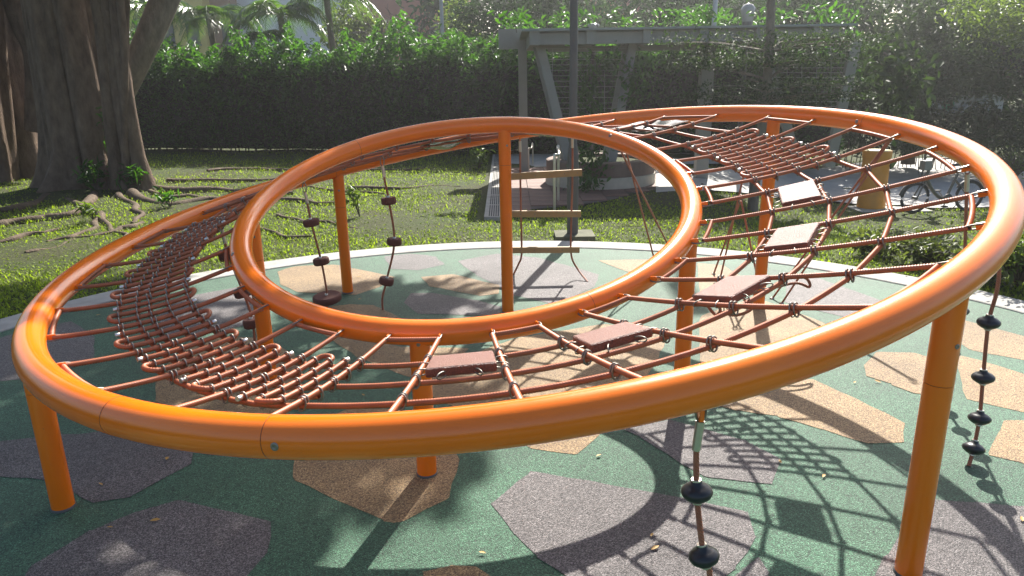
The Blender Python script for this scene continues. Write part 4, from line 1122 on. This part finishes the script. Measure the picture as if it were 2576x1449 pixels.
# dark lamp post with concrete foot
lp = gp(1440, 597)
t = empty('lamp_post', 'tall dark grey lamp post on a square concrete footing beside the kerb', 'lamp post', lp)
MB().box(lp+Vector((0.02, 0, 0.02)), (0.46, 0.40, 0.06)).build('footing', simple('mossy_concrete', (0.10, 0.10, 0.06), 0.9, 0, .3, 6), t)
MB().lathe([(0.066, 0.04), (0.066, 0.95), (0.046, 1.10), (0.040, 5.2)], lp, 20).build('pole', GREYD, t, False)
MB().lathe([(0.06, 5.2), (0.22, 5.3), (0.24, 5.36), (0.05, 5.5)], lp, 20).build('lamp_head', GREYD, t, True)
# thin poles and lamps behind
def pole(u, v, Y, r, label, topz=9.0):
    p = at(u, v, Y); t = empty('lamp_post', label, 'lamp post', (p.x, Y, 0))
    MB().lathe([(r*1.3, -.02), (r*1.2, 1.0), (r, 1.1), (r*.8, topz)], (p.x, Y, 0), 14).build('pole', simple('pole_paint', (0.36, 0.38, 0.42), 0.45, .3), t, False)
    MB().box((p.x, Y-.4, topz), (.2, .9, .1)).build('lamp_head', GREYD, t)
pole(1112, 60, 23.0, 0.06, 'slim pale grey lamp post rising behind the hedge')
pole(1797, 50, 16.0, 0.055, 'slim grey pole rising behind the pergola roof')
def globe(u, v0, v1, Y, wpx, label):
    a, b = at(u, v1, Y), at(u, v0, Y); t = empty('globe_lamp', label, 'lamp', (a.x, Y, 0)); r = wpx/2/FPX*Y
    MB().lathe([(.05, -.02), (.05, a.z-.12), (r*.75, a.z-.1), (r*.75, a.z)], (a.x, Y, 0), 16).build('post', GREYD, t)
    h = b.z-a.z
    MB().lathe([(r*.7, 0), (r*.85, h*.3), (r, h*.55), (r*.95, h*.75), (r*.6, h*.93), (.01, h)], a, 20).build('glass', GLASS, t, True)
globe(1880, 8, 55, 15.5, 34, 'clear glass globe lamp standing behind the pergola roof')
globe(1493, 58, 73, 14.9, 28, 'low glass roof lamp peeping over the pergola fascia')

# ------------------------------------------------------------------ yellow bin and bicycle on the path
bp_ = gt(2190, 523)
t = empty('yellow_pillar', 'stout tapered yellow pillar with a pale flat cap at the path edge', 'pillar', bp_)
hh = (at(2222, 378, bp_.y).z-bp_.z); r0 = 0.245
MB().lathe([(r0, -.05), (r0, .16), (r0*.975, .17), (r0*.955, hh-.14)], bp_, 32).build('body', YEL, t, True)
MB().lathe([(r0*1.0, hh-.14), (r0*1.02, hh-.03), (r0*.99, hh-.001)], bp_, 32).build('rim', YEL, t, True)
MB().lathe([(r0*.95, hh-.02), (r0*.95, hh+.006), (r0*.3, hh+.012)], bp_, 32).build('cap', YELC, t, True)
MB().box(bp_+Vector((0.25, -.15, -.01)), (1.3, 0.7, 0.05)).build('footing', CONC, t)

def bicycle():
    A = gt(2296, 537); B = gt(2432, 531)
    t = empty('bicycle', 'silver step-through bicycle with black saddle parked on the path', 'bicycle', A)
    fwd = (A-B); fwd.z = 0; sc = fwd.length/1.02; fwd.normalize(); side = Vector((-fwd.y, fwd.x, 0)); UP = Vector((0, 0, 1))
    R = 0.255*sc*1.05
    zf = A.z; 
    def P(x, y, z): return A+fwd*(x*sc)+side*(y*sc)+UP*(z*sc)
    r = R/sc
    fw, rw = P(0, 0, r), P(-1.02, 0, r)
    def wheel(c, name):
        w_ = tube(name, [c+(fwd*math.cos(a)+UP*math.sin(a))*(R-.02) for a in np.linspace(0, 2*PI, 41)[:-1]], 0.021*sc, BLACKR, t, 8, closed=True)
        V, Fc, _ = tube_data(loc(t, [c+(fwd*math.cos(a)+UP*math.sin(a))*(R-.045*sc) for a in np.linspace(0, 2*PI, 41)[:-1]]), 0.009*sc, 6, True, True); mesh_obj('rim', V, Fc, GREYD, w_, True)
        h = MB().tube(loc(t, [c-side*.05*sc, c+side*.05*sc]), .03*sc, 12); mesh_obj('hub', h.v, h.f, GREYD, w_, True)
        for k in range(18):
            a = 2*PI*k/18; s = MB().tube(loc(t, [c+side*(.03*sc*(1 if k % 2 else -1)), c+(fwd*math.cos(a)+UP*math.sin(a))*(R-.045*sc)]), .0016, 4); mesh_obj('spoke', s.v, s.f, STEEL, w_)
    wheel(fw, 'wheel'); wheel(rw, 'wheel')
    def fend(c, a0, a1):
        V = []; Fc = []
        for i, a in enumerate(np.linspace(a0, a1, 20)):
            d = fwd*math.cos(a)+UP*math.sin(a)
            for s_, rr in ((-.035, .022), (0, .034), (.035, .022)): V.append(c+d*(R+rr*sc)+side*s_*sc)
            if i: b = (i-1)*3; Fc += [(b, b+1, b+4, b+3), (b+1, b+2, b+5, b+4)]
        o = mesh_obj('mudguard', loc(t, V), Fc, GREYD, t, True); sm = o.modifiers.new('thick', 'SOLIDIFY'); sm.thickness = .004
    fend(fw, math.radians(10), math.radians(150)); fend(rw, math.radians(30), math.radians(190))
    ht, hb = P(-.20, 0, .78), P(-.13, 0, .55)
    bb = P(-.58, 0, .24); st = P(-.74, 0, .66)
    fr = MB(); fr.tube([ht, hb], .024*sc, 10); fr.tube(smooth_path([hb+(ht-hb)*.3, P(-.3, 0, .40), P(-.45, 0, .27), bb], 6), .032*sc, 10)
    fr.tube([bb, st], .022*sc, 10)
    for s_ in (-.05, .05): fr.tube([bb+side*s_*.4*sc, rw+side*s_*sc], .013*sc, 8); fr.tube([st.lerp(bb, .25)+side*s_*.3*sc, rw+side*s_*sc], .011*sc, 8)
    fr.build('frame', BIKEF, t, True)
    fk = MB(); 
    for s_ in (-.05, .05): fk.tube([hb+side*s_*.6*sc, fw+side*s_*sc], .013*sc, 8)
    fk.tube([hb+side*.05*sc, hb-side*.05*sc], .018*sc, 8); fk.build('fork', BIKEF, t, True)
    hbz = P(-.25, 0, .95)
    hs = MB(); hs.tube([ht, hbz], .014*sc, 8); hs.tube(smooth_path([hbz+side*.30*sc-fwd*.16*sc, hbz+side*.22*sc-fwd*.04*sc, hbz, hbz-side*.22*sc-fwd*.04*sc, hbz-side*.30*sc-fwd*.16*sc], 5), .012*sc, 8); hb_o = hs.build('handlebar', GREYD, t, True)
    for s_ in (1, -1):
        g = MB().tube(loc(t, [hbz+side*.27*s_*sc-fwd*.11*sc, hbz+side*.315*s_*sc-fwd*.20*sc]), .018*sc, 10); mesh_obj('grip', g.v, g.f, BLACKR, hb_o, True)
    tube('brake_cable', smooth_path([hbz+side*.2*sc, P(-.05, .1, .98), P(.06, .08, .80), P(-.02, .03, .60), hb], 6), .004, BLACKR, t, 6)
    MB().box(P(-.12, 0, .82), (.14*sc, .14*sc, .16*sc), math.atan2(fwd.y, fwd.x)).build('basket_plate', GREYP, t, False, .01)
    sp = P(-.78, 0, .78); tube('seat_post', [st.lerp(bb, .1), sp], .013*sc, STEEL, t, 8)
    V = []; Fc = []; pr = [(.17, .018, 0), (.10, .028, .012), (0, .045, .018), (-.07, .085, .026), (-.12, .095, .034), (-.155, .07, .03)]
    for i, (x, w_, z) in enumerate(pr):
        for k in range(10):
            a = 2*PI*k/10; V.append(sp+fwd*x*sc+side*(w_*math.cos(a))*sc+UP*(z+.028*math.sin(a)+.02)*sc)
        if i:
            for k in range(10): k2 = (k+1) % 10; b = (i-1)*10; Fc.append((b+k, b+k2, b+10+k2, b+10+k))
    Fc += [tuple(range(9, -1, -1)), tuple(50+k for k in range(10))]
    mesh_obj('saddle', loc(t, V), Fc, BLACK, t, True)
    cr = MB().lathe([(.085*sc, -.004), (.085*sc, .004)], seg=24); ax = side.to_track_quat('Z', 'Y').to_matrix()
    co = mesh_obj('crank', loc(t, [bb+side*.05*sc+ax @ Vector(v) for v in cr.v]), cr.f, GREYD, t)
    for s_ in (1, -1):
        m = MB().tube(loc(t, [bb+side*.06*s_*sc, bb+side*.08*s_*sc+(UP*-.12+fwd*.09*s_)*sc*s_]), .009*sc, 6); mesh_obj('crank_arm', m.v, m.f, STEEL, co, True)
        e = bb+side*.11*s_*sc+(UP*-.12+fwd*.09*s_)*sc*s_
        m = MB().box(e-t.location, (.09*sc, .07*sc, .02*sc), math.atan2(fwd.y, fwd.x)); mesh_obj('pedal', m.v, m.f, BLACKR, co)
    tube('kickstand', [P(-.95, -.05, .2), P(-.90, -.22, .0)], .009, STEEL, t, 6)
bicycle()

# ------------------------------------------------------------------ shrubs, trees and buildings behind
def tree(name, label, base, blobs, n, size, m, r0=0.12, group=None, asp=0.42, shell=0.35, cat='tree', bark=STEM, spread=1.3):
    base = Vector(base); t = empty(name, label, cat, base, group)
    bl = np.array(blobs); topz = bl[:, 2].max()*0.75+base.z*.25
    branchy(t, base, Vector((float(bl[:, 0].mean()), float(bl[:, 1].mean()), float(topz))), r0, 6, spread, bark)
    leaf_mesh('crown', blob_points(blobs, n, shell), size, m, t, asp); return t
def blobs_px(lst, Y, dY=0.8):
    out = []
    for u, v, rpx in lst:
        y = Y+rng.uniform(-dY, dY); p = at(u, v, y); out.append((p.x, p.y, p.z, rpx/FPX*y))
    return out
# small tiered tree in front of the pergola
tb = gt(1893, 530)
t = empty('tiered_tree', 'slender small-leaved tree with flat tiers of foliage in front of the pergola', 'tree', tb)
tp = at(1945, -120, tb.y); P = smooth_path([tb, at(1905, 400, tb.y), at(1930, 200, tb.y), tp], 8)
tube('trunk', P, list(np.linspace(.085, .06, len(P))), BARK2, t, 12)
mb = MB(); pts = []
for (u, v, wu, z_) in ((1900, 95, 250, .10), (1960, 120, 260, .10), (1880, 165, 200, .09), (1850, 150, 150, .07), (2020, 205, 170, .08), (1960, 215, 220, .09), (2070, 240, 130, .07), (1850, 240, 140, .07), (1990, 150, 200, .08), (2110, 95, 130, .06), (1930, 260, 170, .07)):
    c = at(u, v, tb.y); w_ = wu/FPX*tb.y; k = min(range(len(P)), key=lambda i: abs(P[i].z-(c.z-.15)))
    for s in range(5):
        a = rng.uniform(0, 2*PI); e = c+Vector((math.cos(a)*w_*.8, math.sin(a)*w_*.5, rng.normal(0, .04)))
        mb.tube(smooth_path([P[k], P[k].lerp(e, .5)+Vector((0, 0, .05)), e], 3), list(np.linspace(.016, .004, 7)), 5)
    for s in range(int(950*z_*12/1.0*.62)):
        a = rng.uniform(0, 2*PI); r = w_*math.sqrt(rng.random()); pts.append((c.x+math.cos(a)*r, c.y+math.sin(a)*r*.6, c.z+rng.normal(0, z_*.55)))
mb.build('branches', BARK2, t, True); leaf_mesh('crown', pts, 0.06, TREE_L, t, 0.5)
# shrubs at the far side of the kerb
for i, (u, v, h, nlf, sp, m, lab) in enumerate((
    (2330, 665, .24, 600, .38, OLIVE_L, 'low twiggy shrub just outside the kerb behind the step pads'),
    (2480, 700, .27, 600, .38, OLIVE_L, 'low twiggy shrub outside the kerb by the high end of the outer ring'),
    (2200, 640, .17, 380, .30, OLIVE_L, 'low shrub in the lawn between kerb and yellow pillar'),
    (2560, 720, .50, 900, .40, LIME_L, 'sunlit light green shrub outside the kerb beyond the pod ropes'),
    (2545, 455, .75, 1100, .55, LIME_L, 'light green bush on the path bank past the bicycle'),
    (2680, 660, .4, 700, .45, OLIVE_L, 'shrub beside the kerb past the outer ring'))):
    plant(lab, u, v, h, nlf, sp, m, 0.07, 0.5, 'shrub', 'shrub')
# mass behind the path on the far right
grp = 'dark trees beyond the path'
T = [((10.5, 19, -.5), [(2330, 130, 130), (2250, 60, 130), (2400, 60, 140), (2350, 220, 110), (2430, 180, 100), (2290, 280, 80)], 19, 5200, .17, TREE_L, 'broad green tree on the bank behind the bicycle'),
     ((12.8, 20, -.5), [(2520, 150, 130), (2580, 60, 150), (2480, 40, 120), (2560, 260, 120), (2620, 330, 100), (2490, 300, 80)], 20, 5200, .17, TREE_L, 'leafy tree beside the broad tree at the end of the path'),
     ((15.5, 18.5, -.5), [(2520, 60, 90), (2560, 10, 110), (2450, 20, 80), (2580, 110, 90)], 16.5, 2600, .13, LIME_L, 'sunlit yellow-green tree crown overhanging the end of the path'),
     ((7.2, 20.5, -.3), [(1960, 40, 120), (2060, 30, 130), (2130, 90, 120), (2200, 160, 110), (2100, 200, 110), (2170, 250, 90)], 20.5, 5200, .18, DARK_L, 'dark tree standing behind the far end of the pergola'),
     ((3.8, 22.5, 0), [(1620, 20, 120), (1720, 40, 120), (1800, 20, 120), (1880, 60, 110), (1700, 90, 90)], 22.5, 4600, .18, DARK_L, 'dark tree behind the middle of the pergola'),
     ((0.6, 25, 0), [(1240, 30, 110), (1330, 20, 120), (1420, 10, 120), (1290, 80, 80), (1400, 80, 80), (1180, 60, 70), (1500, 60, 80)], 25, 5000, .20, DARK_L, 'dense dark green tree behind the hedge next to the slim lamp post'),
     ((-1.2, 27, 0), [(1140, 60, 45), (1150, 20, 40), (1175, 90, 40)], 27, 700, .2, LIME_L, 'bright green bush top glowing behind the slim lamp post'),
     ((-6.2, 30, 0), [(880, 50, 60), (930, 80, 60), (850, 90, 50), (905, 110, 50)], 30, 1700, .25, LIME_L, 'pale green feathery tree top behind the hedge by the bare tree')]
for base, bl, Y, n_, sz, m, lab in T:
    tree('broadleaf_tree', lab, base, blobs_px(bl, Y), n_, sz, m, .14, grp)
# scrub wall behind the path
scrub = empty('shrub_bank', 'tangled dark shrub bank filling the back of the path beneath the trees', 'shrubs', (10, 19, -.5))
bl = blobs_px([(u, v, 60) for u in range(1700, 2320, 55) for v in (240, 300, 350)], 18.6, .6)+blobs_px([(u, v, 55) for u in range(2290, 2700, 45) for v in (150, 215, 300, 350)], 16.9, .5)+blobs_px([(2390, 250, 30), (2480, 270, 35), (2440, 285, 25), (2350, 250, 40)], 16.5, .1)
leaf_mesh('leaves', blob_points(bl, 17000, .2), .14, TREE_L, scrub, .45)
mb = MB()
for k in range(90):
    p = at(1700+k*11, 395, 18.4+rng.random()); mb.tube([Vector((p.x, p.y, -.75)), Vector((p.x+rng.normal(0, .2), p.y, 1.0))], .012, 5)
tag(mb.build('stems', STEM, scrub), kind='stuff')
# palms
def palm(label, u, vtop, Y, nf, L, tr=.09, vis=None):
    c = at(u, vtop, Y); t = empty('palm_tree', label, 'palm', (c.x, Y, 0), 'palms behind the hedge')
    tube('trunk', smooth_path([Vector((c.x+.15, Y, -.1)), Vector((c.x+.1, Y, c.z*.5)), c], 8), list(np.linspace(tr*1.3, tr, 17)), BARK2, t, 10)
    for f in range(nf):
        a = 2*PI*f/nf+rng.normal(0, .15); up = rng.uniform(.25, 1.1); Lf = L*rng.uniform(.8, 1.1)
        hd = Vector((math.cos(a), math.sin(a), 0)); P = []
        for k in range(15):
            s = k/14; P.append(c+hd*(Lf*s*(1-.12*s))+Vector((0, 0, Lf*(up*s-(.55+up*.75)*s*s))))
        rb = MB().tube(P, list(np.linspace(.022, .005, 15)), 5)
        V = [tuple(v) for v in loc(t, rb.v)]; Fc = list(rb.f); rnd = [.8]*len(V)
        sd = Vector((-hd.y, hd.x, 0)); q = [(Vector(P[i]), (Vector(P[min(i+1, 14)])-Vector(P[i-1])).normalized()) for i in range(1, 15)]
        for s in np.linspace(.12, .99, 42):
            i = min(12, int(s*14)); p = P[i].lerp(P[i+1], s*14-i) if i < 14 else P[14]; tg = (P[i+1]-P[i]).normalized()
            ll = Lf*.30*math.sin(PI*min(1, .18+s*.8))
            for sg in (1, -1):
                d = (sd*sg*.8+tg*.55+Vector((0, 0, -.22+rng.normal(0, .12)))).normalized(); wv = tg*.016+Vector((0, 0, .006))
                b0 = len(V); pl_ = p-t.location
                V += [tuple(pl_-wv), tuple(pl_+d*ll*.5-wv*.9+Vector((0, 0, .0))), tuple(pl_+d*ll+Vector((0, 0, -ll*.22))), tuple(pl_+d*ll*.5+wv*.9), tuple(pl_+wv)]
                Fc.append((b0, b0+1, b0+2, b0+3, b0+4)); rnd += [rng.random()]*5
        o = mesh_obj('frond', V, Fc, PALM_L, t)
        at2 = o.data.attributes.new('rnd', 'FLOAT', 'POINT'); at2.data.foreach_set('value', np.array(rnd, dtype=np.float32))
palm('palm with drooping fronds in front of the yellow wall', 525, 45, 23.5, 15, 1.9)
palm('palm with arching fronds in front of the white wall', 705, 40, 23.0, 16, 2.0)
palm('taller slim palm with fronds hanging in from above, near the bare tree', 820, -10, 23.5, 14, 1.9)
palm('small palm with low spreading fronds behind the hedge beside the white wall', 655, 95, 22.0, 11, 1.2)
palm('palm with fine fronds in the gap between fig trunk and limb', 375, 20, 24.0, 14, 2.0)
# bare tree
bt_ = at(1010, 110, 27); t = empty('bare_tree', 'leafless tree with a tangle of thin branches in front of the red building', 'tree', (bt_.x, 27, 0))
mb = MB()
def grow(p, d, L, r, lv):
    e = p+d*L; mb.tube(smooth_path([p, p.lerp(e, .5)+Vector(rng.normal(0, L*.06, 3)), e], 3), list(np.linspace(r, r*.65, 7)), 5)
    if lv == 0: return
    for _ in range(3 if lv > 1 else 2):
        nd = (d+Vector(rng.normal(0, .55, 3))).normalized(); grow(p.lerp(e, rng.uniform(.6, 1)), nd, L*rng.uniform(.6, .85), r*.6, lv-1)
grow(Vector((bt_.x, 27, 0)), Vector((0, 0, 1)), 2.2, .12, 1)
for dx in (-.5, -.1, .35, .6): grow(Vector((bt_.x, 27, 1.9)), Vector((dx, rng.normal(0, .3), 1)).normalized(), 1.0, .075, 4)
mb.build('trunk_and_branches', simple('bare_bark', (0.075, 0.058, 0.045), .9), t, True)
# buildings
def building(label, u0, u1, Y, h, m, rows, cols, dep=8, base=0.0, wm=None):
    a, b = at(u0, 100, Y).x, at(u1, 100, Y).x; t = empty('building', label, 'building', ((a+b)/2, Y, 0))
    MB().box(((a+b)/2, Y+dep/2, h/2), (b-a, dep, h)).build('wall', m, t)
    MB().box(((a+b)/2, Y+dep/2, h+.15), (b-a+.5, dep+.5, .3)).build('roof', CONC, t)
    gl = wm or simple('window_glass', (0.05, 0.06, 0.07), .15)
    for i in range(rows):
        for k in range(cols):
            x = a+(b-a)*(k+.5)/cols; z = 1.6+i*3.0
            if z > h-1: continue
            o = MB().box((x, Y-.02, z), ((b-a)/cols*.5, .06, 1.3)).build('window', gl, t)
            sl_ = MB().box((x, Y-.07, z-.72), ((b-a)/cols*.55, .14, .08)); mesh_obj('sill', loc(t, sl_.v), sl_.f, CONC, o)
WHITEW = simple('white_render', (0.72, 0.73, 0.72), .8, 0, .05, 1); YELW = simple('yellow_render', (0.62, 0.50, 0.16), .8, 0, .08, 1); REDW = simple('red_brick_render', (0.36, 0.13, 0.09), .8, 0, .12, 1)
building('plain white building behind the palms', 585, 860, 42, 12, WHITEW, 0, 0)
building('yellow building glimpsed behind the first palm and fig limb', 330, 520, 40, 11, YELW, 3, 3)
building('brownish wing between the yellow and white buildings', 515, 590, 41, 10, simple('tan_render', (0.38, 0.24, 0.16), .8), 2, 2)
building('red building with windows behind the bare tree', 900, 1180, 46, 12, REDW, 4, 5)
building('red building glimpsed through dark trees above the pergola', 1440, 1640, 44, 11, REDW, 3, 4)
building('pale building at the edge behind the fig tree', 20, 260, 44, 10, WHITEW, 2, 4)
# far wood closing the view
wood = []
for x in np.arange(-45, 46, 3.0):
    if -21 < x < -3: continue
    for z in (1.5, 4.0, 6.5): wood.append((x+rng.normal(0, .6), 52+rng.normal(0, 1), z+rng.normal(0, .4), 2.3))
for x in np.arange(-2, 34, 2.6):
    for z in (1.2, 3.2, 5.2): wood.append((x+rng.normal(0, .5), 33+rng.normal(0, 1), z, 1.9))
o = leaf_mesh('far_wood', blob_points(wood, 44000, .1), .5, DARK_L, None, .5); tag(o, 'far belt of dark trees closing the view', 'trees', kind='stuff')
# banner behind the scrub
p = at(2432, 262, 17.3); t = empty('banner', 'white banner with a green disc half hidden by shrubs behind the path', 'banner', (p.x, 17.3, -.6))
MB().box((p.x, 17.3, p.z), (1.7, .02, .42)).build('sheet', simple('banner_white', (.7, .72, .72), .6), t)
g = MB().lathe([(.15, 0), (.15, .006)], seg=24); ax = Vector((0, -1, 0)).to_track_quat('Z', 'Y').to_matrix()
mesh_obj('green_disc', loc(t, [p+Vector((-.45, -.012, 0))+ax @ Vector(v) for v in g.v]), g.f, simple('banner_green', (.06, .32, .16), .6), t)
for s in (-.8, .8): MB().tube([Vector((p.x+s, 17.32, -.62)), Vector((p.x+s, 17.32, p.z+.2))], .02, 8).build('post', GREYD, t)
# fallen leaves on the rubber and kerb
lv = MB().add([Vector(v) for v in ((-.028, 0, 0), (-.006, .011, .004), (.014, .009, .003), (.03, 0, .001), (.014, -.009, .004), (-.006, -.011, .005))], [(0, 1, 2, 3), (0, 3, 4, 5)])
lo = lv.build('leaf_source', DRY_L, None, True); lm_ = lo.data; bpy.data.objects.remove(lo)
for (u, v) in ((421, 1157), (254, 1222), (277, 1331), (392, 1313), (1506, 1150), (1962, 1165), (1648, 1383), (1640, 1350), (2072, 1201), (2335, 1232), (248, 795), (914, 997), (1178, 706), (903, 699), (1206, 740), (1205, 733), (2208, 963), (2150, 965), (2390, 940), (2570, 1310), (1214, 1395), (905, 755)):
    p = gp(u, v); o = link_mesh('fallen_leaf', lm_); o.location = (p.x, p.y, 0.010); o.rotation_euler = (rng.normal(0, .1), rng.normal(0, .1), rng.uniform(0, 6.28))
    s = rng.uniform(.5, .85); o.scale = (s, s, s); tag(o, 'single dry yellow leaf lying on the rubber play surface', 'leaf', 'fallen leaves on the rubber')

# ------------------------------------------------------------------ thin haze volume, added as a stand-in for the soft backlight
hz = MB().box((0, 0, 6.5), (1900, 1900, 17.0)).build('haze', None); tag(hz, 'thin haze volume added to stand in for the soft backlight', 'haze', kind='stuff')
hm = bpy.data.materials.new('haze'); hm.use_nodes = True; hn = hm.node_tree.nodes; hn.clear()
ho = hn.new('ShaderNodeOutputMaterial'); hv = hn.new('ShaderNodeVolumePrincipled')
hv.inputs['Color'].default_value = (0.93, 0.94, 0.95, 1); hv.inputs['Density'].default_value = 0.0025; hv.inputs['Anisotropy'].default_value = 0.78
hm.node_tree.links.new(hv.outputs[0], ho.inputs['Volume']); hz.data.materials.append(hm)
scene.render.engine = 'CYCLES'
